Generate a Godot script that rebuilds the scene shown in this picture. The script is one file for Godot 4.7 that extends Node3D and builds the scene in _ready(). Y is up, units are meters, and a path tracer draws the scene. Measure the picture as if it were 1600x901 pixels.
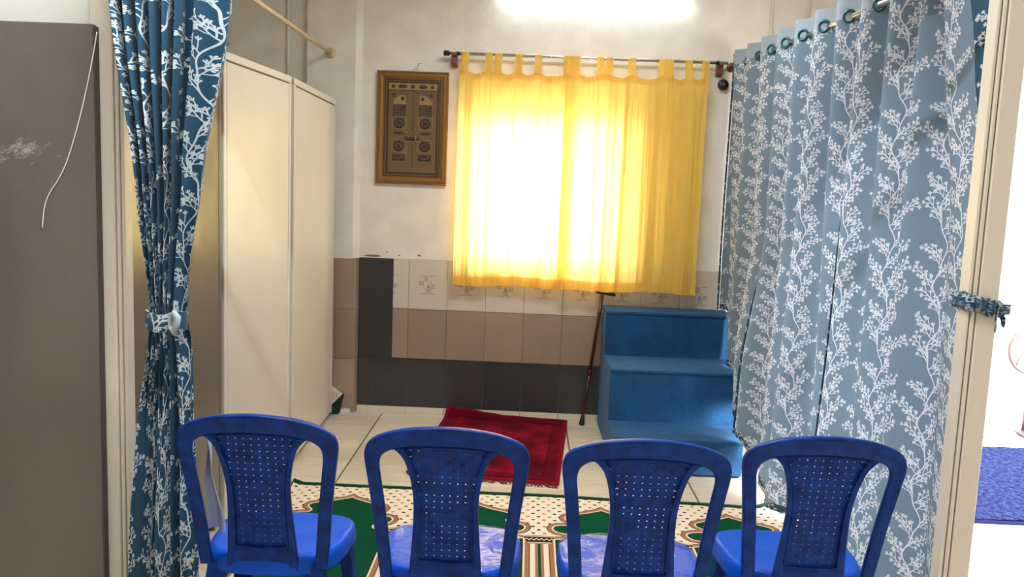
extends Node3D

var used := {}
var rng := RandomNumberGenerator.new()
var M := {}
var cache := {}

# ---------------------------------------------------------------- naming and metadata
func numbered(called: String) -> String:
	if not used.has(called):
		used[called] = 0
		return called
	used[called] += 1
	return "%s_%03d" % [called, used[called]]

func tag(o: Node, label := "", category := "", group := "", kind := "") -> Node:
	if label: o.set_meta("label", label)
	if category: o.set_meta("category", category)
	if group: o.set_meta("group", group)
	if kind: o.set_meta("kind", kind)
	return o

func thing(called: String, label: String, category: String, at := Vector3.ZERO, turn := 0.0, group := "") -> Node3D:
	var o := Node3D.new()
	o.name = numbered(called)
	add_child(o)
	o.position = at
	o.rotation.y = turn
	tag(o, label, category, group)
	return o

func structure(called: String, label := "", at := Vector3.ZERO) -> Node3D:
	var o := Node3D.new()
	o.name = numbered(called)
	add_child(o)
	o.position = at
	tag(o, label, "", "", "structure")
	return o

func obj(called: String, mesh: Mesh, mat: Material, parent: Node = self, at := Vector3.ZERO, rot := Vector3.ZERO) -> MeshInstance3D:
	var o := MeshInstance3D.new()
	o.mesh = mesh
	o.material_override = mat
	o.cast_shadow = GeometryInstance3D.SHADOW_CASTING_SETTING_ON
	o.position = at
	o.rotation = rot
	if parent == self:
		o.name = numbered(called)
		add_child(o)
	else:
		var n := 0
		var nm := called
		while parent.has_node(NodePath(nm)):
			n += 1
			nm = "%s_%03d" % [called, n]
		o.name = nm
		parent.add_child(o, true)
	return o

# ---------------------------------------------------------------- mesh building
func begin() -> SurfaceTool:
	var st := SurfaceTool.new()
	st.begin(Mesh.PRIMITIVE_TRIANGLES)
	return st

func put(st: SurfaceTool, t: PackedVector3Array, smooth := false, uv := PackedVector2Array()) -> void:
	# a closed shape as loose triangles; turned so that its outside is the front
	var vol := 0.0
	var c := Vector3.ZERO
	for p in t: c += p
	c /= maxf(1.0, t.size())
	for i in range(0, t.size(), 3):
		vol += (t[i] - c).dot((t[i + 1] - c).cross(t[i + 2] - c))
	st.set_smooth_group(0 if smooth else -1)
	var order := [0, 1, 2] if vol < 0.0 else [0, 2, 1]
	for i in range(0, t.size(), 3):
		for k in order:
			if uv.size(): st.set_uv(uv[i + k])
			st.add_vertex(t[i + k])

func done(st: SurfaceTool) -> ArrayMesh:
	st.generate_normals()
	st.index()
	return st.commit()

func box_tris(c: Vector3, s: Vector3, b: float) -> PackedVector3Array:
	var h := s * 0.5
	b = minf(b, minf(h.x, minf(h.y, h.z)) * 0.9)
	var t := PackedVector3Array()
	if b <= 0.0:
		for a in 3:
			for sg in [-1.0, 1.0]:
				var q := []
				for k in [[-1, -1], [1, -1], [1, 1], [-1, 1]]:
					var v := Vector3.ZERO
					v[a] = h[a] * sg
					v[(a + 1) % 3] = h[(a + 1) % 3] * k[0] * sg
					v[(a + 2) % 3] = h[(a + 2) % 3] * k[1]
					q.append(c + v)
				t.append_array([q[0], q[1], q[2], q[0], q[2], q[3]])
		return t
	# corner points: for each sign corner three points
	var P := func(sx: float, sy: float, sz: float, a: int) -> Vector3:
		var v := Vector3(sx * (h.x - b), sy * (h.y - b), sz * (h.z - b))
		v[a] += b * [sx, sy, sz][a]
		return c + v
	for a in 3:
		var a1 := (a + 1) % 3
		var a2 := (a + 2) % 3
		for sg in [-1.0, 1.0]:
			var q := []
			for k in [[-1.0, -1.0], [1.0, -1.0], [1.0, 1.0], [-1.0, 1.0]]:
				var s3 := [0.0, 0.0, 0.0]
				s3[a] = sg
				s3[a1] = k[0] * sg
				s3[a2] = k[1]
				q.append(P.call(s3[0], s3[1], s3[2], a))
			t.append_array([q[0], q[1], q[2], q[0], q[2], q[3]])
		for s1 in [-1.0, 1.0]:
			for s2 in [-1.0, 1.0]:
				# edge along axis a
				var e := []
				for sa in [-1.0, 1.0]:
					for ax in [a1, a2]:
						var s3 := [0.0, 0.0, 0.0]
						s3[a] = sa
						s3[a1] = s1
						s3[a2] = s2
						e.append(P.call(s3[0], s3[1], s3[2], ax))
				if s1 * s2 > 0.0:
					t.append_array([e[0], e[1], e[3], e[0], e[3], e[2]])
				else:
					t.append_array([e[0], e[3], e[1], e[0], e[2], e[3]])
	for sx in [-1.0, 1.0]:
		for sy in [-1.0, 1.0]:
			for sz in [-1.0, 1.0]:
				var x = P.call(sx, sy, sz, 0)
				var y = P.call(sx, sy, sz, 1)
				var z = P.call(sx, sy, sz, 2)
				if sx * sy * sz > 0.0: t.append_array([x, y, z])
				else: t.append_array([x, z, y])
	return t

func box(st: SurfaceTool, c: Vector3, s: Vector3, b := 0.0) -> void:
	put(st, box_tris(c, s, b))

func box_mesh(s: Vector3, b := 0.0, planar := false) -> ArrayMesh:
	var key := "%s %s %s" % [s, b, planar]
	if cache.has(key): return cache[key]
	var st := begin()
	var t := box_tris(Vector3.ZERO, s, b)
	var uv := PackedVector2Array()
	if planar:
		for p in t: uv.append(Vector2(p.x / s.x + 0.5, 0.5 - p.y / s.y))
	put(st, t, false, uv)
	cache[key] = done(st)
	return cache[key]

func bx(called: String, lo: Vector3, hi: Vector3, mat: Material, parent: Node = self, b := 0.0) -> MeshInstance3D:
	return obj(called, box_mesh((hi - lo).abs(), b), mat, parent, (lo + hi) * 0.5)

func loft(st: SurfaceTool, rings: Array, smooth := true, caps := true, loop := false) -> void:
	var t := PackedVector3Array()
	var n: int = rings[0].size()
	var m := rings.size()
	for i in (m if loop else m - 1):
		var a = rings[i]
		var b = rings[(i + 1) % m]
		for k in n:
			var l := (k + 1) % n
			t.append_array([a[k], a[l], b[l], a[k], b[l], b[k]])
	if caps and not loop:
		for e in [0, m - 1]:
			var r = rings[e]
			var c := Vector3.ZERO
			for p in r: c += p
			c /= n
			for k in n:
				var l := (k + 1) % n
				if e == 0: t.append_array([c, r[l], r[k]])
				else: t.append_array([c, r[k], r[l]])
	put(st, t, smooth)

func tube(st: SurfaceTool, path: Array, r: Variant, n := 8, loop := false) -> void:
	var rings := []
	var m := path.size()
	var side := Vector3.ZERO
	for i in m:
		var a: Vector3 = path[(i - 1 + m) % m] if (i > 0 or loop) else path[0]
		var b: Vector3 = path[(i + 1) % m] if (i < m - 1 or loop) else path[m - 1]
		var d := (b - a).normalized()
		if side == Vector3.ZERO:
			side = d.cross(Vector3.UP if absf(d.y) < 0.9 else Vector3.RIGHT).normalized()
		side = (side - d * side.dot(d)).normalized()
		var up := side.cross(d)
		var rr: float = r[i] if r is Array else r
		var ring := PackedVector3Array()
		for k in n:
			var an := TAU * k / n
			ring.append(path[i] + (side * cos(an) + up * sin(an)) * rr)
		rings.append(ring)
	loft(st, rings, true, true, loop)

func lathe(st: SurfaceTool, prof: Array, n := 24, at := Vector3.ZERO, basis := Basis()) -> void:
	var rings := []
	for p in prof:
		var ring := PackedVector3Array()
		for k in n:
			var an := TAU * k / n
			ring.append(at + basis * Vector3(cos(an) * maxf(p.x, 0.00001), p.y, sin(an) * maxf(p.x, 0.00001)))
		rings.append(ring)
	loft(st, rings, true, true)

func prism(st: SurfaceTool, poly: PackedVector2Array, z0: float, z1: float, xf := Transform3D()) -> void:
	var t := PackedVector3Array()
	var idx := Geometry2D.triangulate_polygon(poly)
	var n := poly.size()
	var ccw := not Geometry2D.is_polygon_clockwise(poly)
	for i in range(0, idx.size(), 3):
		var a := poly[idx[i]]
		var b := poly[idx[i + 1]]
		var c := poly[idx[i + 2]]
		if (b - a).cross(c - a) < 0.0:
			var s := b
			b = c
			c = s
		t.append_array([Vector3(a.x, a.y, z1), Vector3(b.x, b.y, z1), Vector3(c.x, c.y, z1)])
		t.append_array([Vector3(a.x, a.y, z0), Vector3(c.x, c.y, z0), Vector3(b.x, b.y, z0)])
	for k in n:
		var a := poly[k]
		var b := poly[(k + 1) % n]
		if not ccw:
			var s := b
			b = a
			a = s
		t.append_array([Vector3(a.x, a.y, z0), Vector3(b.x, b.y, z0), Vector3(b.x, b.y, z1), Vector3(a.x, a.y, z0), Vector3(b.x, b.y, z1), Vector3(a.x, a.y, z1)])
	for i in t.size(): t[i] = xf * t[i]
	put(st, t)

func sheet(nu: int, nv: int, pf: Callable, uf: Callable) -> ArrayMesh:
	# an open cloth surface: pf(u, v) a point, uf(u, v) where the print is looked up
	var V := PackedVector3Array()
	var N := PackedVector3Array()
	var U := PackedVector2Array()
	var I := PackedInt32Array()
	var w := nu + 1
	for j in nv + 1:
		for i in w:
			V.append(pf.call(float(i) / nu, float(j) / nv))
			U.append(uf.call(float(i) / nu, float(j) / nv))
	for j in nv + 1:
		for i in w:
			var du := V[j * w + mini(i + 1, nu)] - V[j * w + maxi(i - 1, 0)]
			var dv := V[mini(j + 1, nv) * w + i] - V[maxi(j - 1, 0) * w + i]
			N.append(dv.cross(du).normalized())
	for j in nv:
		for i in nu:
			var a := j * w + i
			I.append_array([a, a + 1, a + w, a + 1, a + w + 1, a + w])
	var A := []
	A.resize(Mesh.ARRAY_MAX)
	A[Mesh.ARRAY_VERTEX] = V
	A[Mesh.ARRAY_NORMAL] = N
	A[Mesh.ARRAY_TEX_UV] = U
	A[Mesh.ARRAY_INDEX] = I
	var m := ArrayMesh.new()
	m.add_surface_from_arrays(Mesh.PRIMITIVE_TRIANGLES, A)
	return m

# ---------------------------------------------------------------- curves
func pick(keys: Array, x: float) -> float:
	# smooth interpolation of [x, value] pairs that ascend in x
	if x <= keys[0][0]: return keys[0][1]
	for i in keys.size() - 1:
		if x <= keys[i + 1][0]:
			var t: float = (x - keys[i][0]) / (keys[i + 1][0] - keys[i][0])
			t = t * t * (3.0 - 2.0 * t) * 0.5 + t * 0.5
			return lerpf(keys[i][1], keys[i + 1][1], t)
	return keys[-1][1]

func spline(pts: Array, per := 6, closed := false) -> PackedVector2Array:
	var out := PackedVector2Array()
	var n := pts.size()
	for i in (n if closed else n - 1):
		var p0: Vector2 = pts[(i - 1 + n) % n] if (closed or i > 0) else pts[0]
		var p1: Vector2 = pts[i]
		var p2: Vector2 = pts[(i + 1) % n]
		var p3: Vector2 = pts[(i + 2) % n] if (closed or i < n - 2) else pts[n - 1]
		for k in per:
			out.append(p1.cubic_interpolate(p2, p0, p3, float(k) / per))
	if not closed: out.append(pts[n - 1])
	return out

# ---------------------------------------------------------------- materials
func mat(r: int, g: int, b: int, rough := 0.7, o := {}) -> StandardMaterial3D:
	var m := StandardMaterial3D.new()
	m.albedo_color = Color8(r, g, b)
	m.roughness = rough
	for k in o: m.set(k, o[k])
	return m

func noise_image(seed_: int, freq: float, size := 256, oct := 4, kind := FastNoiseLite.TYPE_SIMPLEX_SMOOTH) -> Image:
	var n := FastNoiseLite.new()
	n.seed = seed_
	n.frequency = freq
	n.noise_type = kind
	n.fractal_octaves = oct
	return n.get_seamless_image(size, size)

func tinted(im: Image, lo: Color, hi: Color) -> ImageTexture:
	var w := im.get_width()
	var h := im.get_height()
	var out := Image.create_empty(w, h, false, Image.FORMAT_RGB8)
	for y in h:
		for x in w:
			out.set_pixel(x, y, lo.lerp(hi, im.get_pixel(x, y).r))
	return ImageTexture.create_from_image(out)

func bumpy(m: StandardMaterial3D, tex: Texture2D, cm: float, scale: float) -> StandardMaterial3D:
	m.heightmap_enabled = true
	m.heightmap_texture = tex
	m.heightmap_scale = cm
	m.uv1_triplanar = true
	m.uv1_world_triplanar = true
	m.uv1_scale = Vector3.ONE * scale
	return m

# a mask that strokes are drawn into, wrapping at its borders
class Mask:
	var w: int
	var h: int
	var d := PackedByteArray()
	func _init(w_: int, h_: int) -> void:
		w = w_
		h = h_
		d.resize(w * h)
	func stroke(p: Vector2, q: Vector2, r0: float, r1: float) -> void:
		var m := maxf(r0, r1) + 1.0
		var x0 := int(floor(minf(p.x, q.x) - m))
		var x1 := int(ceil(maxf(p.x, q.x) + m))
		var y0 := int(floor(minf(p.y, q.y) - m))
		var y1 := int(ceil(maxf(p.y, q.y) + m))
		var l2 := maxf((q - p).length_squared(), 0.0001)
		for y in range(y0, y1 + 1):
			var yy := posmod(y, h) * w
			for x in range(x0, x1 + 1):
				var c := Vector2(x, y)
				var t := clampf((c - p).dot(q - p) / l2, 0.0, 1.0)
				var a := clampf(lerpf(r0, r1, t) + 0.5 - c.distance_to(p.lerp(q, t)), 0.0, 1.0)
				if a > 0.0:
					var at := yy + posmod(x, w)
					d[at] = maxi(d[at], int(a * 255.0))
	func colored(a: Color, b: Color, grain: Image, amount: float) -> ImageTexture:
		var out := PackedByteArray()
		out.resize(w * h * 3)
		var gw := grain.get_width()
		var g := grain.get_data()
		var gs := g.size() / (gw * gw)
		for i in w * h:
			var t := d[i] / 255.0
			var n := 1.0 + amount * (g[((i / w) % gw * gw + (i % w) % gw) * gs] / 127.5 - 1.0)
			out[i * 3] = clampi(int(255.0 * lerpf(a.r, b.r, t) * n), 0, 255)
			out[i * 3 + 1] = clampi(int(255.0 * lerpf(a.g, b.g, t) * n), 0, 255)
			out[i * 3 + 2] = clampi(int(255.0 * lerpf(a.b, b.b, t) * n), 0, 255)
		return ImageTexture.create_from_image(Image.create_from_data(w, h, false, Image.FORMAT_RGB8, out))

func flower(m: Mask, p: Vector2, a: float, s: float) -> void:
	for k in [-1, 0, 1]:
		var e := Vector2.from_angle(a + k * 0.62)
		m.stroke(p, p + e * 16.0 * s, 3.4 * s, 3.8 * s)
		m.stroke(p + e * 14.0 * s, p + e * (34.0 - 5.0 * absi(k)) * s, 4.4 * s, 7.6 * s)

func sprig(m: Mask, p: Vector2, a: float, bend: float, length: float, r: float, level: int) -> void:
	var n := int(length / 14.0)
	for i in n:
		var q := p + Vector2.from_angle(a) * 14.0
		m.stroke(p, q, r, r)
		p = q
		a += bend + rng.randf_range(-0.07, 0.07)
		if level > 0 and i % 2 == 1 and i < n - 1:
			var sd := 1.0 if (i / 2) % 2 == 0 else -1.0
			sprig(m, p, a + sd * rng.randf_range(0.65, 1.0), -sd * 0.08, rng.randf_range(38, 72), r * 0.85, level - 1)
	flower(m, p, a, rng.randf_range(0.68, 0.92))

func twig_mask() -> Mask:
	# two winding stems on 0.42 m of cloth
	var m := Mask.new(1024, 1280)
	rng.seed = 4711
	for s in 2:
		var x0 := 256.0 + 512.0 * s
		var off := 2.1 * s
		var prev := Vector2(x0 + 46.0 * sin(off), 1280)
		for i in range(1, 81):
			var y := 1280.0 - i * 16.0
			var f := i / 80.0
			var q := Vector2(x0 + 46.0 * sin(TAU * f * 2.0 + off) + 12.0 * (sin(TAU * f * 5.0 + off) - sin(off)), y)
			m.stroke(prev, q, 5.4, 5.4)
			prev = q
			if i % 7 == 0:
				var sd := 1.0 if (i / 7 + s) % 2 == 0 else -1.0
				sprig(m, q, -PI / 2 + sd * rng.randf_range(0.6, 0.9), sd * 0.012, rng.randf_range(195, 265), 4.4, 1)
			elif i % 7 == 4:
				var sd := -1.0 if (i / 7 + s) % 2 == 0 else 1.0
				sprig(m, q, -PI / 2 + sd * rng.randf_range(0.6, 0.8), -sd * 0.02, rng.randf_range(90, 150), 4.0, 1)
	return m

func carpet_texture() -> ImageTexture:
	# one arch of the row: 0.6 m wide, 1.2 m deep, at 640 pixels a metre
	var w := 384
	var h := 768
	var im := Image.create_empty(w, h, false, Image.FORMAT_RGB8)
	var cream := Color8(226, 206, 182)
	var green := Color8(16, 72, 48)
	var deep := Color8(9, 46, 30)
	var brown := Color8(158, 110, 76)
	var dark := Color8(52, 40, 26)
	im.fill(cream)
	for y in 15:
		for x in w:
			if y < 11 or (y < 15 and (x % 48) < 12): im.set_pixel(x, y, Color8(22, 66, 40))
	for row in range(0, 15):
		for k in range(-1, 13):
			var cx := k * 32 + (16 if row % 2 else 0)
			var cy := 28 + row * 24
			var c := deep if (k + row) % 2 == 0 else brown
			for y in range(cy - 4, cy + 5):
				for x in range(cx - 6, cx + 7):
					if Vector2((x - cx) / 6.0, (y - cy) / 4.4).length() < 1.0 and y < h: im.set_pixel(posmod(x, w), y, c)
	# half outline of the arch: distance from its middle, distance from the carpet's edge, in metres
	var half := [Vector2(0, .10), Vector2(.03, .135), Vector2(.09, .172), Vector2(.15, .20), Vector2(.19, .225), Vector2(.208, .262), Vector2(.20, .30), Vector2(.178, .325), Vector2(.215, .33), Vector2(.252, .35), Vector2(.268, .39), Vector2(.258, .43), Vector2(.235, .46), Vector2(.19, .475), Vector2(.262, .49), Vector2(.262, 1.3)]
	var poly := PackedVector2Array()
	for p in half: poly.append(Vector2(192 + p.x * 640, p.y * 640))
	for i in range(half.size() - 1, 0, -1): poly.append(Vector2(192 - half[i].x * 640, half[i].y * 640))
	var layers := [[poly, dark]]
	for o in [[-2.5, brown], [-15.0, cream], [-20.0, dark], [-23.0, green]]:
		var best := PackedVector2Array()
		for q in Geometry2D.offset_polygon(poly, o[0], Geometry2D.JOIN_ROUND):
			if q.size() > best.size(): best = q
		layers.append([best, o[1]])
	for l in layers:
		for y in h:
			var xs := []
			var q: PackedVector2Array = l[0]
			for i in q.size():
				var a := q[i]
				var b := q[(i + 1) % q.size()]
				if (a.y <= y) != (b.y <= y): xs.append(a.x + (y - a.y) * (b.x - a.x) / (b.y - a.y))
			xs.sort()
			for k in range(0, xs.size() - 1, 2):
				for x in range(int(ceil(xs[k])), int(xs[k + 1]) + 1):
					im.set_pixel(posmod(x, w), y, l[1])
	# the shared column between two arches, over the seam
	for y in range(308, h):
		for x in range(-48, 49):
			var e := absi(x)
			var c := cream
			var in_it := false
			if y < 362:
				var reach := 46.0 - (y - 308) * 0.30
				in_it = e < reach
				var zig := absf(fposmod(x / 14.0, 1.0) - 0.5) * 26.0
				if y < 316 or y > 350: c = brown if (y / 4) % 2 else cream
				elif absf(y - 326 - zig * 0.9) < 3.2: c = cream
				else: c = dark
				if y == 308 or y == 361: c = dark
			else:
				in_it = e < 28
				if e < 4: c = green
				elif e < 12: c = brown
				elif e > 25: c = dark
			if in_it: im.set_pixel(posmod(x, w), y, c)
	# pile
	var g := noise_image(3, 0.35, 128, 2)
	for y in h:
		for x in w:
			var n := 0.86 + 0.26 * g.get_pixel(x % 128, y % 128).r
			var c := im.get_pixel(x, y)
			im.set_pixel(x, y, Color(c.r * n, c.g * n, c.b * n))
	return ImageTexture.create_from_image(im)

func motif_texture() -> ImageTexture:
	var w := 256
	var h := 330
	var im := Image.create_empty(w, h, false, Image.FORMAT_RGB8)
	im.fill(Color8(206, 196, 182))
	var ink := Color8(112, 100, 90)
	for y0 in [106, 224]:
		for x in range(72, 182):
			if (x / 9) % 5 != 4: im.fill_rect(Rect2i(x, y0 - (1 if x % 3 else 0), 1, 3), ink)
	for s in [[100, 114], [70, 142], [148, 162], [118, 190]]:
		for k in [[0, 2], [5, 1], [10, 3]]:
			var o: int = k[0]
			var th: int = k[1]
			var e: int = 28 - 2 * o
			im.fill_rect(Rect2i(s[0] + o, s[1] + o, e, th), ink)
			im.fill_rect(Rect2i(s[0] + o, s[1] + o + e - th, e, th), ink)
			im.fill_rect(Rect2i(s[0] + o, s[1] + o, th, e), ink)
			im.fill_rect(Rect2i(s[0] + o + e - th, s[1] + o, th, e), ink)
	for y in 26:
		for x in range(-y / 2, y / 2 + 1):
			if y > 20 or absi(x) > y / 2 - 4 or (y > 12 and absi(x) < 2): im.set_pixel(130 + x, 160 + y, ink)
	for k in 20:
		im.fill_rect(Rect2i(132 + k, 156 - int(k * 0.7), 2, 2), ink)
		if k % 3: im.fill_rect(Rect2i(100 + k * 2, 192, 2, 1), ink)
		if k % 3: im.fill_rect(Rect2i(98, 150 + k * 2, 1, 2), ink)
	return ImageTexture.create_from_image(im)

func scuffed_texture(base: Color, seed_: int, smears: Array) -> ImageTexture:
	var w := 384
	var h := 768
	var im := Image.create_empty(w, h, false, Image.FORMAT_RGB8)
	var a := noise_image(seed_, 0.006, 256, 5)
	var b := noise_image(seed_ + 1, 0.12, 256, 3)
	for y in h:
		for x in w:
			var n := 1.0 + 0.14 * (a.get_pixel((x * 2 / 3) % 256, y / 3).r - 0.5) + 0.05 * (b.get_pixel(x % 256, y % 256).r - 0.5)
			im.set_pixel(x, y, Color(base.r * n, base.g * n, base.b * n))
	var r := RandomNumberGenerator.new()
	r.seed = seed_
	for s in smears:
		for k in s[4]:
			var p := Vector2(s[0] + r.randfn(0, s[2]), s[1] + r.randfn(0, s[3]))
			var l := r.randi_range(2, 9)
			for i in l:
				var q := Vector2i(p + Vector2(i, -i * 0.5 + r.randf() * 2.0))
				if q.x >= 0 and q.y >= 0 and q.x < w - 1 and q.y < h - 1:
					im.set_pixelv(q, im.get_pixelv(q).lerp(s[5], 0.6))
	return ImageTexture.create_from_image(im)

func velvet_texture() -> ImageTexture:
	# woven field inside a darker border, the nap brushed this way and that
	var w := 192
	var h := 288
	var im := Image.create_empty(w, h, false, Image.FORMAT_RGB8)
	var a := noise_image(60, 0.011, 256, 3)
	var b := noise_image(61, 0.07, 256, 3)
	for y in h:
		for x in w:
			var e := minf(minf(x, w - 1 - x) / float(w), minf(y, h - 1 - y) * 1.5 / h)
			var n := smoothstep(0.12, 0.88, a.get_pixel(x % 256, (y * 8 / 9) % 256).r + 0.25 * (b.get_pixel(x % 256, y % 256).r - 0.5))
			var v := lerpf(0.58, 1.0, n)
			if e < 0.085: v = 0.66 + 0.10 * n
			if absf(e - 0.085) < 0.008: v *= 0.75
			im.set_pixel(x, y, Color(v, v * 0.96, v * 0.98))
	return ImageTexture.create_from_image(im)

func script_texture(seed_: int, lines: int) -> ImageTexture:
	# worn embroidered lettering that the photograph no longer lets one read
	var m := Mask.new(192, 160)
	var r := RandomNumberGenerator.new()
	r.seed = seed_
	for l in lines:
		var y := 160.0 * (l + 0.62) / lines
		var x := 14.0
		var hgt := 90.0 / lines
		while x < 170:
			var k := r.randi_range(0, 3)
			if k == 0: m.stroke(Vector2(x, y), Vector2(x + 3, y - hgt), 2.6, 3.4)
			elif k == 1:
				m.stroke(Vector2(x, y), Vector2(x + 8, y + hgt * 0.3), 2.5, 3.5)
				m.stroke(Vector2(x + 8, y + hgt * 0.3), Vector2(x + 18, y), 3.5, 2.5)
			elif k == 2:
				m.stroke(Vector2(x, y), Vector2(x + 14, y - hgt * 0.4), 2.5, 3.0)
				m.stroke(Vector2(x + 7, y - hgt * 0.9), Vector2(x + 8, y - hgt * 0.9), 2.6, 2.6)
			else: m.stroke(Vector2(x, y), Vector2(x + 16, y), 3.0, 3.0)
			x += r.randf_range(9, 19)
	return m.colored(Color8(58, 42, 30), Color8(120, 92, 56), noise_image(5, 0.2, 64, 2), 0.2)

func make_materials() -> void:
	var fine := ImageTexture.create_from_image(noise_image(11, 0.05, 256, 5))
	var soft := ImageTexture.create_from_image(noise_image(12, 0.012, 256, 3))
	var weave := Image.create_empty(64, 64, false, Image.FORMAT_L8)
	for y in 64:
		for x in 64: weave.set_pixel(x, y, Color.WHITE * (0.5 + 0.25 * sin(TAU * x / 4.0) * (1 if (y / 2) % 2 else -1) + 0.25 * sin(TAU * y / 4.0)))
	var weave_tex := ImageTexture.create_from_image(weave)
	M.wall = bumpy(mat(237, 230, 218, 0.8), fine, 0.06, 1.6)
	M.wall.albedo_texture = tinted(noise_image(20, 0.008, 256, 4), Color(0.93, 0.92, 0.91), Color(1, 1, 1))
	M.hall = bumpy(mat(236, 230, 220, 0.8), fine, 0.06, 1.6)
	M.white_court = mat(206, 206, 206, 0.8)
	M.ceiling = mat(240, 236, 228, 0.9)
	M.chip = mat(140, 100, 78, 0.9)
	M.floor_tile = []
	for k in 3:
		var m := mat([214, 209, 218][k], [200, 195, 204][k], [178, 174, 182][k], 0.22)
		m.albedo_texture = tinted(noise_image(30 + k, 0.02, 256, 4), Color(0.93, 0.92, 0.91), Color(1, 1, 1))
		m.uv1_triplanar = true
		m.uv1_world_triplanar = true
		m.uv1_scale = Vector3(0.5, 0.5, 3.2)
		M.floor_tile.append(m)
	M.grout = mat(112, 92, 74, 0.9)
	M.tile_grout = mat(150, 140, 128, 0.9)
	M.tile_dark = []
	M.tile_taupe = []
	M.tile_white = []
	var motif := motif_texture()
	for k in 3:
		M.tile_dark.append(mat([54, 52, 57][k], [53, 52, 55][k], [53, 54, 55][k], 0.3))
		M.tile_taupe.append(mat([158, 154, 161][k], [132, 129, 134][k], [114, 112, 116][k], 0.32))
		var m := mat(255, [255, 251, 253][k], [252, 248, 250][k], 0.28)
		m.albedo_texture = motif
		M.tile_white.append(m)
	M.baseboard = mat(214, 196, 170, 0.35)
	M.cream_steel = bumpy(mat(212, 201, 186, 0.32), soft, 0.35, 0.7)
	M.cream_line = mat(92, 74, 58, 0.6)
	M.grey_steel = bumpy(mat(116, 104, 90, 0.2), soft, 0.35, 0.7)
	M.post = mat(226, 213, 194, 0.35)
	M.groove = mat(86, 66, 52, 0.8)
	M.door = mat(255, 255, 255, 0.42)
	M.door.albedo_texture = scuffed_texture(Color8(108, 99, 91), 8, [[250, 145, 26, 7, 60, Color8(196, 188, 178)], [292, 140, 9, 5, 40, Color8(205, 198, 190)], [180, 130, 30, 4, 14, Color8(180, 172, 162)], [200, 420, 70, 160, 40, Color8(96, 84, 76)], [330, 290, 30, 12, 30, Color8(104, 94, 86)]])
	M.door_edge = mat(72, 58, 50, 0.6)
	M.string = mat(226, 220, 206, 0.8)
	M.rod_cream = mat(206, 180, 146, 0.4)
	M.chrome = mat(190, 190, 192, 0.22, {"metallic": 1.0})
	M.dark_metal = mat(48, 44, 42, 0.4, {"metallic": 0.6})
	M.wood_block = mat(118, 66, 42, 0.6)
	M.black = mat(16, 16, 18, 0.35)
	var cloth := {"rim_enabled": true, "rim": 0.25, "rim_tint": 0.6}
	var twigs := twig_mask()
	var grain := noise_image(40, 0.2, 256, 2)
	M.fabric_dark = mat(255, 255, 255, 0.5, {"rim_enabled": true, "rim": 0.2})
	M.fabric_dark.albedo_texture = twigs.colored(Color8(42, 77, 99), Color8(205, 208, 206), grain, 0.10)
	M.fabric_pale = mat(255, 255, 255, 0.7, {"backlight_enabled": true, "backlight": Color(0.40, 0.42, 0.44)})
	M.fabric_pale.albedo_texture = twigs.colored(Color8(112, 127, 139), Color8(208, 206, 208), grain, 0.07)
	M.fabric_hem = mat(255, 255, 255, 0.7)
	M.fabric_hem.albedo_texture = twigs.colored(Color8(52, 72, 84), Color8(176, 184, 186), grain, 0.10)
	M.heading = mat(146, 154, 162, 0.7, {"backlight_enabled": true, "backlight": Color(0.40, 0.42, 0.44)})
	M.plain_blue = mat(52, 92, 116, 0.6)
	M.lining = mat(170, 178, 196, 0.7)
	M.eyelet = mat(20, 84, 88, 0.3, {"metallic": 0.3})
	M.knot = mat(168, 178, 184, 0.6)
	M.yellow = mat(246, 204, 102, 0.75, {"backlight_enabled": true, "backlight": Color8(255, 230, 140)})
	bumpy(M.yellow, weave_tex, 0.02, 12.0)
	M.stool = mat(0, 76, 122, 0.85, {"rim_enabled": true, "rim": 0.35, "rim_tint": 0.5})
	M.stool.albedo_texture = tinted(noise_image(52, 0.012, 256, 4), Color(0.78, 0.8, 0.82), Color(1, 1, 1))
	bumpy(M.stool, fine, 0.15, 2.0)
	M.stool_top = mat(0, 76, 122, 0.85, {"rim_enabled": true, "rim": 0.35, "rim_tint": 0.5})
	M.stool_top.albedo_texture = tinted(noise_image(53, 0.016, 256, 4), Color(0.78, 0.8, 0.82), Color(1, 1, 1))
	bumpy(M.stool_top, fine, 0.15, 2.0)
	M.cane = mat(84, 46, 32, 0.3, {"metallic": 0.5})
	M.rubber = mat(26, 22, 22, 0.7)
	M.mat_red = mat(122, 12, 36, 0.9, {"rim_enabled": true, "rim": 1.0, "rim_tint": 0.8})
	M.mat_red.albedo_texture = velvet_texture()
	M.mat_edge = mat(122, 20, 36, 0.85)
	M.fringe = mat(128, 34, 42, 0.9)
	M.carpet = mat(255, 255, 255, 0.95)
	M.carpet.albedo_texture = carpet_texture()
	M.carpet_edge = mat(22, 66, 40, 0.95)
	M.green_roll = mat(12, 44, 34, 0.95)
	M.cream_roll = mat(206, 186, 158, 0.95)
	M.chair = mat(12, 66, 158, 0.34, {"metallic_specular": 0.32})
	M.chair.albedo_texture = tinted(noise_image(70, 0.02, 256, 5), Color(0.55, 0.58, 0.62), Color(1, 1, 1))
	bumpy(M.chair, fine, 0.06, 3.0)
	M.seat = mat(12, 78, 190, 0.36, {"metallic_specular": 0.3})
	for k in ["mat_red", "mat_edge", "carpet", "fabric_dark", "fabric_pale", "fabric_hem", "heading"]: M[k].metallic_specular = 0.12
	M.film = mat(255, 255, 255, 0.06, {"transparency": BaseMaterial3D.TRANSPARENCY_ALPHA})
	M.film.albedo_color.a = 0.015
	M.film.metallic_specular = 0.4
	M.gold = mat(140, 98, 44, 0.42, {"metallic": 0.35})
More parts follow.
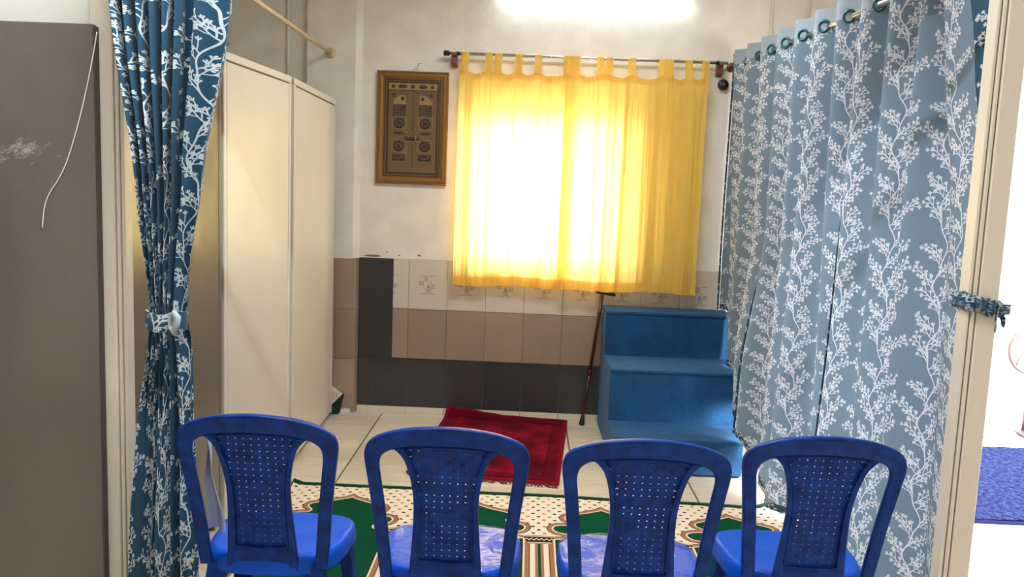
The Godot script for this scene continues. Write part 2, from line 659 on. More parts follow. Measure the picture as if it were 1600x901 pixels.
	M.gold_dark = mat(72, 46, 20, 0.5, {"metallic": 0.2})
	M.panel_gold = mat(112, 87, 54, 0.6)
	bumpy(M.panel_gold, fine, 0.2, 9.0)
	M.relief = mat(150, 120, 76, 0.55)
	M.relief_dark = mat(56, 42, 30, 0.6)
	M.script_a = mat(255, 255, 255, 0.7)
	M.script_a.albedo_texture = script_texture(90, 4)
	M.script_b = mat(255, 255, 255, 0.7)
	M.script_b.albedo_texture = script_texture(91, 1)
	M.wire = mat(70, 64, 58, 0.5)
	M.tube = mat(255, 255, 255, 0.5, {"emission_enabled": true, "emission": Color(0.97, 0.985, 1.0), "emission_energy_multiplier": 5.0})
	M.fitting = mat(238, 238, 236, 0.4)
	M.glass = mat(235, 245, 245, 0.0, {"transparency": BaseMaterial3D.TRANSPARENCY_ALPHA})
	M.glass.albedo_color.a = 0.06
	M.frame_metal = mat(120, 110, 98, 0.4)
	M.rug_blue = mat(40, 44, 72, 0.95, {"metallic_specular": 0.0})
	M.rug_blue.albedo_texture = tinted(noise_image(80, 0.05, 256, 4), Color(0.45, 0.5, 0.6), Color(1, 1, 1))
	bumpy(M.rug_blue, fine, 1.5, 2.0)
	M.rug_dark = mat(22, 22, 46, 0.95, {"metallic_specular": 0.0})
	M.pink_wood = mat(48, 28, 28, 0.5)
	M.pink = mat(140, 100, 108, 0.7)
	M.strip = mat(136, 112, 88, 0.6)

# ---------------------------------------------------------------- the scene
func _ready() -> void:
	rng.seed = 7
	var cam := Camera3D.new()
	cam.name = "camera"
	cam.position = Vector3(0, 1.5, 0)
	cam.basis = Basis(Vector3.UP, 0.01875) * Basis(Vector3.RIGHT, -0.11743) * Basis(Vector3.BACK, 0.039)
	cam.fov = rad_to_deg(2.0 * atan(450.5 / 1280.0))
	cam.near = 0.05
	cam.far = 100.0
	add_child(cam)
	cam.current = true
	var env := Environment.new()
	env.background_mode = Environment.BG_SKY
	var sm := ProceduralSkyMaterial.new()
	sm.sky_top_color = Color(0.97, 0.985, 1.0)
	sm.sky_horizon_color = Color(1.0, 0.99, 0.97)
	sm.ground_bottom_color = Color(0.72, 0.70, 0.66)
	sm.ground_horizon_color = Color(0.9, 0.88, 0.84)
	sm.sky_energy_multiplier = 4.2
	sm.ground_energy_multiplier = 3.5
	env.sky = Sky.new()
	env.sky.sky_material = sm
	env.tonemap_mode = Environment.TONE_MAPPER_LINEAR
	env.tonemap_exposure = 1.24
	env.sdfgi_enabled = true
	env.ssao_enabled = true
	env.ssil_enabled = true
	var we := WorldEnvironment.new()
	we.name = "world_environment"
	we.environment = env
	add_child(we)

	make_materials()
	build_lamps()
	build_shell()
	build_tiles()
	build_window()
	build_posts()
	build_court()
	build_cupboards()
	build_rods()
	build_right_curtains()
	build_left_curtain()
	build_yellow_curtains()
	build_carpet()
	build_red_mat()
	build_stool()
	build_chairs()
	build_picture()
	build_small()

func lamp(called: String, label: String, at: Vector3, length: float, energy: float, face: Vector3, along := Vector3.RIGHT) -> void:
	# a fluorescent tube on its batten, and its light just in front of the tube
	var t := thing(called, label, "lamp", at)
	var f := face.normalized()
	var s := begin()
	var half := along * length * 0.5
	tube(s, [-half + f * 0.035, half + f * 0.035], 0.013, 12)
	obj("glowing_tube", done(s), M.tube, t)
	s = begin()
	var b := Basis(along, f, along.cross(f))
	var tr := box_tris(Vector3.ZERO, Vector3(length + 0.06, 0.025, 0.05), 0.004)
	for i in tr.size(): tr[i] = b * tr[i]
	put(s, tr)
	obj("batten", done(s), M.fitting, t)
	for e in [-1.0, 1.0]:
		s = begin()
		tr = box_tris(Vector3.ZERO, Vector3(0.02, 0.05, 0.03), 0.003)
		for i in tr.size(): tr[i] = b * tr[i] + along * e * (length * 0.5 + 0.012) + f * 0.03
		put(s, tr)
		obj("tube_holder", done(s), M.fitting, t)
	var l := AreaLight3D.new()
	l.name = called + "_glow"
	l.area_size = Vector2(length, 0.03)
	l.light_color = Color(0.93, 0.97, 1.0)
	l.light_energy = energy
	l.shadow_enabled = true
	l.area_range = 14.0
	l.area_attenuation = 2.0
	t.add_child(l)
	l.position = f * 0.056
	var z := -f
	l.basis = Basis(along, z.cross(along), z)

func build_lamps() -> void:
	lamp("tube_lamp", "white fluorescent tube lamp on the wall above the yellow curtains", Vector3(0.358, 2.80, -5.318), 1.2, 0.22, Vector3(0, -1, 0.22))
	lamp("tube_lamp", "ceiling fluorescent tube lamp over the floor between cupboards and pale curtains", Vector3(0.2, 2.98, -3.8), 1.2, 3.0, Vector3(0, -1, 0))
	lamp("tube_lamp", "ceiling fluorescent tube lamp of the hall, the one nearer the doorway", Vector3(-0.5, 2.98, -1.7), 1.2, 4.8, Vector3(0, -1, 0))
	lamp("tube_lamp", "ceiling fluorescent tube lamp of the hall, the one far behind the chairs", Vector3(0.6, 2.98, 1.0), 1.2, 2.5, Vector3(0, -1, 0))

func build_shell() -> void:
	var w := structure("wall_back", "cream plastered back wall with a window opening")
	var z0 := -5.56
	var z1 := -5.36
	bx("masonry", Vector3(-2.0, 0, z0), Vector3(-0.42, 3, z1), M.wall, w)
	bx("masonry", Vector3(0.56, 0, z0), Vector3(1.95, 3, z1), M.wall, w)
	bx("masonry", Vector3(-0.42, 0, z0), Vector3(0.56, 1.04, z1), M.wall, w)
	bx("masonry", Vector3(-0.42, 2.08, z0), Vector3(0.56, 3, z1), M.wall, w)
	# chipped plaster just over the tiles
	for c in [[-1.03, 1.047, 0.055, 0.010], [-0.93, 1.075, 0.006, 0.006], [-0.72, 1.06, 0.014, 0.008], [-0.85, 1.055, 0.01, 0.005], [-0.44, 1.66, 0.006, 0.006]]:
		var pts := PackedVector2Array()
		for k in 11:
			var a := TAU * k / 11
			var r := rng.randf_range(0.65, 1.1)
			pts.append(Vector2(c[0] + cos(a) * c[2] * r, c[1] + sin(a) * c[3] * r))
		var s := begin()
		prism(s, pts, z1 - 0.004, z1 + 0.0015)
		obj("paint_chip", done(s), M.chip, w)
	var ps := begin()
	prism(ps, PackedVector2Array([Vector2(-1.459, 5.37), Vector2(-1.459, 5.312), Vector2(-1.148, 5.312), Vector2(-1.106, 5.37)]), 0.0, 3.0, Transform3D(Basis(Vector3.RIGHT, -PI / 2), Vector3.ZERO).scaled(Vector3(1, 1, 1)))
	obj("wall_pilaster", done(ps), M.wall).set_meta("kind", "structure")
	bx("wall_pilaster", Vector3(1.70, 1.04, -5.36), Vector3(1.95, 3, -5.30), M.wall, self, 0.012).set_meta("kind", "structure")
	bx("wall_left", Vector3(-2.1, 0, -5.56), Vector3(-2.0, 3, -2.37), M.wall).set_meta("kind", "structure")
	var p := structure("wall_partition", "cream partition wall and header around the opening")
	bx("masonry", Vector3(-3.3, 0, -2.47), Vector3(-1.25, 3, -2.36), M.hall, p)
	bx("header", Vector3(-1.25, 2.45, -2.47), Vector3(1.34, 3, -2.36), M.hall, p)
	bx("wall_hall_left", Vector3(-3.4, 0, -2.47), Vector3(-3.3, 3, 2.6), M.hall).set_meta("kind", "structure")
	bx("wall_hall_rear", Vector3(-3.4, 0, 2.6), Vector3(2.3, 3, 2.7), M.hall).set_meta("kind", "structure")
	bx("wall_hall_right", Vector3(2.2, 0, -2.9), Vector3(2.3, 3, 2.6), M.hall).set_meta("kind", "structure")
	bx("wall_beam", Vector3(1.95, 2.0, -5.56), Vector3(2.1, 3, -1.6), M.wall).set_meta("kind", "structure")
	bx("wall_right", Vector3(1.95, 0, -5.56), Vector3(2.1, 2.0, -4.2), M.wall).set_meta("kind", "structure")
	bx("ceiling", Vector3(-3.4, 3.0, -5.56), Vector3(2.3, 3.12, 2.7), M.ceiling).set_meta("kind", "structure")
	# conduits on the wall above the cupboards and beside the curtain rod
	for c in [[-1.592, 1.9], [1.466, 1.04], [1.72, 2.0]]:
		var s := begin()
		tube(s, [Vector3(c[0], c[1], -5.352), Vector3(c[0], 3.0, -5.352)], 0.010, 10)
		var o := obj("trim_conduit", done(s), M.wall)
		o.set_meta("kind", "structure")
	# floor: a bed of mortar with the tiles laid on it
	var fl := structure("floor", "pale beige floor of large glossy tiles")
	bx("bed", Vector3(-3.4, -0.12, -5.56), Vector3(7.0, -0.009, 2.7), M.grout, fl)
	var tm := box_mesh(Vector3(0.602, 0.009, 0.6325), 0.0015)
	var n := 0
	for iz in 6:
		for ix in 6:
			var x := -0.94 - 0.6 + ix * 0.61 - 0.305 + 0.305
			x = -0.935 + (ix - 2) * 0.6115 + 0.306
			var z := -5.318 + iz * 0.6345 + 0.317
			n += 1
			obj("tile", tm, M.floor_tile[(ix * 7 + iz * 5) % 3], fl, Vector3(x, -0.0045, z))
	bx("tile_strip", Vector3(-2.0, -0.009, -5.36), Vector3(1.6, -0.0005, -5.322), M.floor_tile[0], fl)
	bx("plain_floor", Vector3(-3.3, -0.009, -1.5), Vector3(2.2, -0.0005, 2.6), M.floor_tile[0], fl)
	bx("bright_floor", Vector3(1.8, -0.009, -5.8), Vector3(7.0, -0.001, -1.5), M.white_court, fl)

func build_tiles() -> void:
	var w := structure("wall_tiling", "dado of dark, taupe and white ceramic tiles along the back wall")
	var z := -5.354
	bx("grout_bed", Vector3(-1.112, 0.0, -5.36), Vector3(1.70, 1.034, z), M.tile_grout, w)
	var tw := 0.2545
	var th := 0.3295
	var g := 0.0022
	var x0 := -0.781
	var rows := [[0.044, "dark"], [0.3735, "taupe"], [0.705, "white"]]
	for r in 3:
		var y: float = rows[r][0]
		for k in range(-2, 11):
			var a: float = x0 + k * tw
			var b: float = a + tw
			var left := -1.112 if r == 0 else -0.885
			a = maxf(a, left)
			b = minf(b, 1.70)
			if b - a < 0.02: continue
			var full := b - a > tw - 0.001
			var mm: Material = M["tile_" + rows[r][1]][posmod(k * 5 + r, 3)]
			if r == 2 and full:
				obj("tile", box_mesh(Vector3(tw - g, th - g, 0.008), 0.0012, true), mm, w, Vector3((a + b) / 2, y + th / 2, z + 0.002))
			elif r == 2:
				# a cut tile keeps its share of the print
				var st := begin()
				var t := box_tris(Vector3.ZERO, Vector3(b - a - g, th - g, 0.008), 0.0012)
				var uv := PackedVector2Array()
				var o: float = (a + b) / 2 - (x0 + k * tw)
				for p in t: uv.append(Vector2((p.x + o) / tw, 0.5 - p.y / th))
				put(st, t, false, uv)
				obj("tile", done(st), mm, w, Vector3((a + b) / 2, y + th / 2, z + 0.002))
			else:
				obj("tile", box_mesh(Vector3(snappedf(b - a - g, 0.0001), th - g, 0.008), 0.0012), mm, w, Vector3((a + b) / 2, y + th / 2, z + 0.002))
	for y in [0.3735, 0.705]:
		obj("tile", box_mesh(Vector3(0.2248, th - g, 0.008), 0.0012), M.tile_dark[1], w, Vector3(-0.9985, y + th / 2, z + 0.002))
	# the taupe tiles of the pilaster
	for k in 3:
		var y := 0.03 + k * 0.333
		obj("tile", box_mesh(Vector3(0.335, 0.3305, 0.010), 0.0012), M.tile_taupe[k], w, Vector3(-1.2905, y + 0.166, -5.309))
	var es := begin()
	prism(es, PackedVector2Array([Vector2(-1.1475, 5.306), Vector2(-1.121, 5.306), Vector2(-1.1125, 5.345), Vector2(-1.1125, 5.358), Vector2(-1.13, 5.345), Vector2(-1.1475, 5.318)]), 0.0, 1.03, Transform3D(Basis(Vector3.RIGHT, -PI / 2), Vector3.ZERO))
	obj("corner_strip", done(es), M.tile_taupe[1], w)
	var b := structure("baseboard_back", "low cream skirting under the dark wall tiles")
	for k in range(-2, 11):
		var a := maxf(-1.112, x0 + k * tw)
		var e := minf(1.70, x0 + (k + 1) * tw)
		if e - a > 0.02:
			bx("skirting_tile", Vector3(a + 0.0012, 0.0, -5.356), Vector3(e - 0.0012, 0.042, -5.340), M.baseboard, b, 0.001)

func build_window() -> void:
	var w := structure("window_1", "metal framed sliding window behind the yellow curtains")
	var z := -5.47
	for y in [1.06, 2.06]: bx("frame_rail", Vector3(-0.42, y - 0.02, z - 0.03), Vector3(0.56, y + 0.02, z + 0.03), M.frame_metal, w, 0.003)
	for x in [-0.40, 0.54]: bx("frame_stile", Vector3(x - 0.02, 1.08, z - 0.03), Vector3(x + 0.02, 2.04, z + 0.03), M.frame_metal, w, 0.003)
	for k in 2:
		var x0 := [-0.38, 0.08][k] as float
		var x1 := [0.10, 0.52][k] as float
		var zz: float = z + (0.012 if k else -0.012)
		for x in [x0 + 0.015, x1 - 0.015]: bx("sash_stile", Vector3(x - 0.015, 1.08, zz - 0.01), Vector3(x + 0.015, 2.04, zz + 0.01), M.frame_metal, w, 0.002)
		for y in [1.095, 2.025]: bx("sash_rail", Vector3(x0 + 0.03, y - 0.015, zz - 0.01), Vector3(x1 - 0.03, y + 0.015, zz + 0.01), M.frame_metal, w, 0.002)
		bx("pane", Vector3(x0 + 0.03, 1.11, zz - 0.002), Vector3(x1 - 0.03, 2.01, zz + 0.002), M.glass, w)
	for k in 7: bx("grille_bar", Vector3(-0.42, 1.17 + k * 0.13, -5.545), Vector3(0.56, 1.18 + k * 0.13, -5.535), M.frame_metal, w)

func build_posts() -> void:
	var sides := [[-1.236, -1.153, -1.0], [1.236, 1.318, 1.0]]
	for q in sides:
		var a: float = q[0]
		var b: float = q[1]
		var t := structure("trim_post", "cream door post with narrow vertical grooves")
		if q[2] < 0.0:
			bx("flat_face", Vector3(a, 0, -2.36), Vector3(-1.176, 2.45, -2.30), M.post, t, 0.003)
			bx("ridge", Vector3(-1.1745, 0, -2.36), Vector3(-1.165, 2.45, -2.309), M.post, t, 0.002)
			bx("ridge", Vector3(-1.1635, 0, -2.36), Vector3(b, 2.45, -2.316), M.post, t, 0.002)
			bx("groove", Vector3(-1.18, 0, -2.35), Vector3(-1.16, 2.45, -2.325), M.groove, t)
		else:
			bx("flat_face", Vector3(1.262, 0, -2.36), Vector3(b, 2.45, -2.30), M.post, t, 0.003)
			bx("ridge", Vector3(1.2485, 0, -2.36), Vector3(1.2585, 2.45, -2.304), M.post, t, 0.002)
			bx("ridge", Vector3(1.236, 0, -2.36), Vector3(1.2455, 2.45, -2.309), M.post, t, 0.002)
			bx("groove", Vector3(1.24, 0, -2.35), Vector3(1.268, 2.45, -2.318), M.groove, t)
	var d := structure("door_1", "tall grey painted door leaf with scuffs and chipped edge")
	obj("leaf", box_mesh(Vector3(0.845, 1.89, 0.022), 0.002, true), M.door, d, Vector3(-1.214 - 0.4225, 0.965, -2.286))
	bx("worn_edge", Vector3(-1.2145, 0.02, -2.297), Vector3(-1.2085, 1.905, -2.2755), M.door_edge, d, 0.001)

func build_court() -> void:
	bx("wall_far", Vector3(1.9, 0, -5.9), Vector3(7.0, 3.3, -5.76), M.white_court).set_meta("kind", "structure")
	bx("baseboard_far", Vector3(1.9, 0, -5.76), Vector3(7.0, 0.035, -5.74), M.pink).set_meta("kind", "structure")
	bx("trim_far", Vector3(2.6, 2.63, -5.76), Vector3(3.42, 2.9, -5.70), M.pink).set_meta("kind", "structure")
	var t := thing("rug", "shaggy blue rug on the bright white floor beyond the right door post", "rug", Vector3(3.1, 0, -4.47))
	var nz := FastNoiseLite.new()
	nz.seed = 5
	nz.frequency = 9.0
	var pf := func(u: float, v: float) -> Vector3:
		return Vector3((u - 0.5) * 2.0, 0.022 + 0.006 * nz.get_noise_2d(u * 3.0, v * 9.0), (v - 0.5) * 1.24)
	obj("pile", sheet(90, 60, pf, func(u, v): return Vector2(u, v)), M.rug_blue, t)
	bx("backing", Vector3(-1.0, 0.0, -0.62), Vector3(1.0, 0.017, 0.63), M.rug_dark, t, 0.003)
	var s := thing("stand", "pinkish brown stand with a round spoked ring in the bright court", "stand", Vector3(3.36, 0, -5.42))
	var st := begin()
	var ring := []
	for k in 32: ring.append(Vector3(cos(TAU * k / 32) * 0.15, 0.59 + sin(TAU * k / 32) * 0.155, 0))
	tube(st, ring, 0.013, 8, true)
	obj("ring", done(st), M.pink_wood, s)
	for k in 4:
		st = begin()
		var path := []
		var a := TAU * k / 4
		for i in 9:
			var f := i / 8.0
			path.append(Vector3(cos(a + f * 0.9) * 0.148 * f, 0.59 + sin(a + f * 0.9) * 0.148 * f, 0))
		tube(st, path, 0.006, 6)
		obj("spoke", done(st), M.pink_wood, s)
	st = begin()
	tube(st, [Vector3(0, 0.03, 0), Vector3(0, 0.44, 0)], 0.014, 8)
	obj("stem", done(st), M.pink_wood, s)
	st = begin()
	prism(st, PackedVector2Array([Vector2(-0.06, 0.045), Vector2(0.1, 0.05), Vector2(0.1, 0.0), Vector2(0.0, 0.0)]), -0.08, 0.08)
	obj("foot", done(st), M.pink_wood, s)

func cupboard(called: String, label: String, a: Vector2, b: Vector2, y0: float, y1: float, depth: float, m: Material, group := "") -> Node3D:
	# a and b: near and far end of the face that looks into the room, as x, z
	var mid := (a + b) * 0.5
	var along := (b - a)
	var l := along.length()
	var t := thing(called, label, "cupboard", Vector3(mid.x, 0, mid.y), 0.0, group)
	# own axes: x out of the face, z towards the viewer
	var dir := Vector3(a.x - b.x, 0, a.y - b.y).normalized()
	t.basis = Basis(Vector3.UP.cross(dir).normalized(), Vector3.UP, dir)
	bx("body", Vector3(-depth, y0, -l / 2), Vector3(-0.004, y1 - 0.012, l / 2), m, t, 0.004)
	bx("top_rim", Vector3(-depth, y1 - 0.034, -l / 2), Vector3(0.002, y1, l / 2), m, t, 0.003)
	for s in [-1.0, 1.0]:
		bx("side_flange", Vector3(-0.02, y0, s * (l / 2 - 0.013) - 0.0125), Vector3(0.002, y1 - 0.035, s * (l / 2 - 0.013) + 0.0125), m, t, 0.003)
	bx("front_panel", Vector3(-0.012, y0 + 0.006, -l / 2 + 0.030), Vector3(0.001, y1 - 0.040, l / 2 - 0.030), m, t, 0.004)
	bx("shadow_gap", Vector3(-0.02, y0 + 0.004, -l / 2 + 0.024), Vector3(-0.0035, y1 - 0.034, l / 2 - 0.024), M.cream_line if m == M.cream_steel else M.groove, t)
	if y0 > 0.04:
		for x in [-depth + 0.03, -0.03]:
			for z in [-l / 2 + 0.03, l / 2 - 0.03]:
				bx("leg", Vector3(x - 0.015, 0, z - 0.015), Vector3(x + 0.015, y0, z + 0.015), m, t, 0.002)
	return t

func build_cupboards() -> void:
	cupboard("steel_cupboard", "brownish grey glossy steel cupboard on short legs just behind the tied blue curtain", Vector2(-1.288, -2.56), Vector2(-1.288, -3.40), 0.08, 1.95, 0.45, M.grey_steel)
	cupboard("steel_cupboard", "tall cream steel cupboard, the wider face beside the grey cupboard", Vector2(-1.285, -3.42), Vector2(-1.222, -4.165), 0.02, 2.03, 0.35, M.cream_steel, "cream steel cupboards")
	cupboard("steel_cupboard", "tall cream steel cupboard nearest the back wall with folded carpet behind it", Vector2(-1.222, -4.216), Vector2(-1.250, -5.215), 0.02, 2.03, 0.35, M.cream_steel, "cream steel cupboards")

# ---------------------------------------------------------------- curtain rods
const ROD_A := Vector3(1.235, 2.335, -5.33)
const ROD_B := Vector3(1.322, 2.228, -2.40)
func rod_at(z: float) -> Vector3:
	return ROD_A.lerp(ROD_B, (z - ROD_A.z) / (ROD_B.z - ROD_A.z))

func build_rods() -> void:
	var t := thing("curtain_rod", "silver curtain rod with brown wooden brackets carrying the yellow curtains", "curtain rod", Vector3(0.31, 2.349, -5.28))
	var s := begin()
	tube(s, [Vector3(-0.865, 0, 0), Vector3(0.885, 0, 0)], 0.010, 12)
	obj("pole", done(s), M.chrome, t)
	s = begin()
	lathe(s, [Vector2(0.0, 0), Vector2(0.016, 0), Vector2(0.017, 0.03), Vector2(0.012, 0.034), Vector2(0, 0.034)], 14, Vector3(-0.862, 0, 0), Basis(Vector3.BACK, PI / 2))
	obj("end_cap", done(s), M.dark_metal, t)
	for x in [-0.805, 0.825]:
		s = begin()
		lathe(s, [Vector2(0, 0), Vector2(0.013, 0), Vector2(0.013, 0.012), Vector2(0, 0.012)], 12, Vector3(x + 0.006, 0, 0), Basis(Vector3.BACK, PI / 2))
		obj("stop_ring", done(s), M.dark_metal, t)
	for x in [-0.83, 0.845]:
		s = begin()
		var pts := spline([Vector2(0.0, 0.014), Vector2(-0.02, -0.008), Vector2(-0.016, -0.05), Vector2(-0.05, -0.056), Vector2(-0.08, -0.06), Vector2(-0.08, 0.014)], 4, false)
		prism(s, pts, -0.018, 0.018, Transform3D(Basis(Vector3.UP, -PI / 2), Vector3(x, -0.012, 0)))
		obj("bracket", done(s), M.wood_block, t)
	s = begin()
	t = thing("curtain_rod", "cream painted curtain rod running from the round wall flange above the cupboards", "curtain rod", Vector3(-1.307, 2.328, -5.312))
	tube(s, [Vector3(0, 0, 0.0), Vector3(0, 0, 2.852)], 0.0125, 12)
	obj("pole", done(s), M.rod_cream, t)
	s = begin()
	lathe(s, [Vector2(0, 0), Vector2(0.032, 0), Vector2(0.034, 0.006), Vector2(0.026, 0.012), Vector2(0.02, 0.014), Vector2(0.019, 0.03), Vector2(0.0125, 0.03)], 20, Vector3.ZERO, Basis(Vector3.RIGHT, PI / 2))
	obj("flange", done(s), M.rod_cream, t)
	t = thing("curtain_rod", "steel curtain rod threaded through the eyelets of the pale patterned curtains", "curtain rod", ROD_A)
	s = begin()
	tube(s, [Vector3.ZERO, ROD_B - ROD_A], 0.0125, 12)
	obj("pole", done(s), M.chrome, t)
	s = begin()
	lathe(s, [Vector2(0, 0), Vector2(0.03, 0), Vector2(0.03, 0.012), Vector2(0.015, 0.02), Vector2(0.0125, 0.03)], 16, Vector3(0, 0, -0.028), Basis(Vector3.RIGHT, PI / 2))
	obj("flange", done(s), M.wood_block, t)
	var k := begin()
	t = thing("curtain_holdback", "round black knob on the wall just below the right rod bracket", "knob", Vector3(1.185, 2.222, -5.36))
	lathe(k, [Vector2(0, 0.055), Vector2(0.012, 0.054), Vector2(0.03, 0.048), Vector2(0.036, 0.035), Vector2(0.03, 0.024), Vector2(0.014, 0.018), Vector2(0.012, 0.0), Vector2(0, 0)], 20, Vector3.ZERO, Basis(Vector3.RIGHT, PI / 2))
	obj("knob", done(k), M.black, t)
	k = begin()
	lathe(k, [Vector2(0, 0.060), Vector2(0.005, 0.059), Vector2(0.005, 0.05), Vector2(0, 0.05)], 10, Vector3.ZERO, Basis(Vector3.RIGHT, PI / 2))
	obj("screw", done(k), M.chrome, t)

# ---------------------------------------------------------------- pale eyelet curtains on the right
func right_x(z: float, y: float) -> float:
	# how far out the cloth hangs: folds follow the eyelets at the top and loosen below
	var r := rod_at(z)
	var down := clampf((r.y - y) / 2.2, 0.0, 1.0)
	var ph := TAU * (z + 5.037) / 0.256
	var a := lerpf(0.046, 0.030, smoothstep(0.0, 0.8, down))
	var x := r.x + a * sin(ph + 0.5 * sin(down * 3.0 + z * 2.0))
	x += down * (0.030 * sin(TAU * z / 0.52 + 1.2) + 0.022 * sin(TAU * z / 0.83 + 2.6 + down))
	# pulled straight to the post at the near end, pushed aside by the steps, fuller above the floor in front of them
	x += 0.03 * down * smoothstep(-4.2, -4.6, z)
	x -= 0.07 * smoothstep(0.35, 0.95, down) * exp(-pow((z + 4.02) / 0.22, 2.0)) * 0.4
	x -= 0.105 * smoothstep(0.4, 0.8, down) * exp(-pow((z + 4.48) / 0.20, 2.0))
	x = lerpf(x, r.x, 0.85 * smoothstep(-2.75, -2.45, z))
	x -= 0.03 * smoothstep(0.5, 1.0, down) * exp(-pow((z + 3.2) / 0.3, 2.0))
	return x

func hem_y(z: float) -> float:
	return pick([[-5.4, 0.795], [-5.06, 0.795], [-5.03, 0.53], [-4.67, 0.515], [-4.64, 0.34], [-4.45, 0.25], [-4.33, 0.225], [-4.27, 0.14], [-4.12, 0.09], [-3.95, 0.035], [-3.6, 0.025], [-2.3, 0.025]], z)

func right_panel(label: String, z0: float, z1: float, eyes: Array, near_edge: bool) -> void:
	var t := thing("curtain", label, "curtain", Vector3.ZERO, 0.0, "pale eyelet curtains")
	var nu := int((z1 - z0) * 110)
	# arc length so that the print is not stretched by the folds
	var arc := PackedFloat32Array([0.0])
	for i in nu:
		var a := lerpf(z0, z1, float(i) / nu)
		var b := lerpf(z0, z1, float(i + 1) / nu)
		arc.append(arc[-1] + Vector2(b - a, right_x(b, 1.6) - right_x(a, 1.6)).length())
	var start := fposmod(z0 * 3.7, 1.0)
	var zz := func(u: float, y: float) -> float:
		var z := lerpf(z0, z1, u)
		if near_edge:
			# the near edge slants from the rod to the tie on the post
			z += smoothstep(0.5, 1.0, u) * pick([[0.0, 0.03], [1.2, 0.02], [1.55, -0.02], [1.93, -0.157], [2.3, -0.27]], y)
		return z
	var top := 0.075
	var band := 0.085
	var pf := func(u: float, v: float) -> Vector3:
		var z0_ := lerpf(z0, z1, u)
		var yt: float = rod_at(z0_).y + top - band
		var y := lerpf(yt, hem_y(z0_) + 0.035, v)
		return Vector3(right_x(z0_, y), y, zz.call(u, y))
	var uf := func(u: float, v: float) -> Vector2:
		var s: float = arc[int(round(u * nu))]
		return Vector2(start + s / 0.37, pf.call(u, v).y / -0.4625)
	obj("panel", sheet(nu, 90, pf, uf), M.fabric_pale, t)
	var hf := func(u: float, v: float) -> Vector3:
		var z := lerpf(z0, z1, u)
		var y: float = rod_at(z).y + top - band * v
		return Vector3(right_x(z, y), y, zz.call(u, y))
	obj("heading", sheet(nu, 6, hf, uf), M.heading, t)
	var bf := func(u: float, v: float) -> Vector3:
		var z := lerpf(z0, z1, u)
		var y: float = hem_y(z) + 0.036 * (1.0 - v)
		return Vector3(right_x(z, y) - 0.001, y, zz.call(u, y))
	obj("bottom_hem", sheet(nu, 4, bf, func(u, v): return Vector2(arc[int(round(u * nu))] / 0.37, v * 0.1)), M.fabric_hem, t)
	for e in ([0.0, 1.0] if near_edge else [0.0]):
		var wide := 0.075 if e > 0.5 else 0.020
		var ef := func(u: float, v: float) -> Vector3:
			var uu: float = e
			var z := lerpf(z0, z1, uu)
			var y := lerpf(rod_at(z).y + top, hem_y(z), v)
			var p := Vector3(right_x(z, y), y, zz.call(uu, y))
			if e < 0.5: return p + Vector3(-0.006 - 0.012 * u, 0, 0.004 + 0.006 * sin(u * PI)) 
			return p + Vector3(0.014 * sin(u * PI * 0.5), 0, u * 0.11 * smoothstep(1.5, 2.1, y))
		obj("turned_edge", sheet(4, 60, ef, func(u, v): return Vector2(u * wide / 0.37, v * 5.0)), M.fabric_hem if e < 0.5 else M.fabric_dark, t)
	for z in eyes:
		var r := rod_at(z)
		var n := Vector3(-(right_x(z + 0.004, r.y) - right_x(z - 0.004, r.y)) / 0.008, 0, 1).normalized()
		# ring in the plane of the cloth where it crosses the rod
		var side := Vector3(n.z, 0, -n.x)
		var path := []
		for k in 24: path.append(Vector3(right_x(z, r.y), r.y, z) + (side * cos(TAU * k / 24) + Vector3.UP * sin(TAU * k / 24)) * 0.023)
		var st := begin()
		tube(st, path, 0.0065, 8, true)
		obj("eyelet", done(st), M.eyelet, t)

func build_right_curtains() -> void:
	var e := []
	for k in 21: e.append(-5.037 - 0.128 + 0.128 * k)
	var pick_eyes := func(a: float, b: float) -> Array: return e.filter(func(z): return z > a + 0.02 and z < b - 0.02)
	right_panel("pale blue curtain with white twig print hanging nearest the yellow curtains", -5.30, -4.40, pick_eyes.call(-5.30, -4.40), false)
	right_panel("pale blue curtain with white twig print, middle panel above the lowest blue step", -4.39, -3.385, pick_eyes.call(-4.39, -3.385), false)
	right_panel("wide pale blue twig print curtain with a dark turned edge at the right door post", -3.375, -2.42, pick_eyes.call(-3.375, -2.62), true)

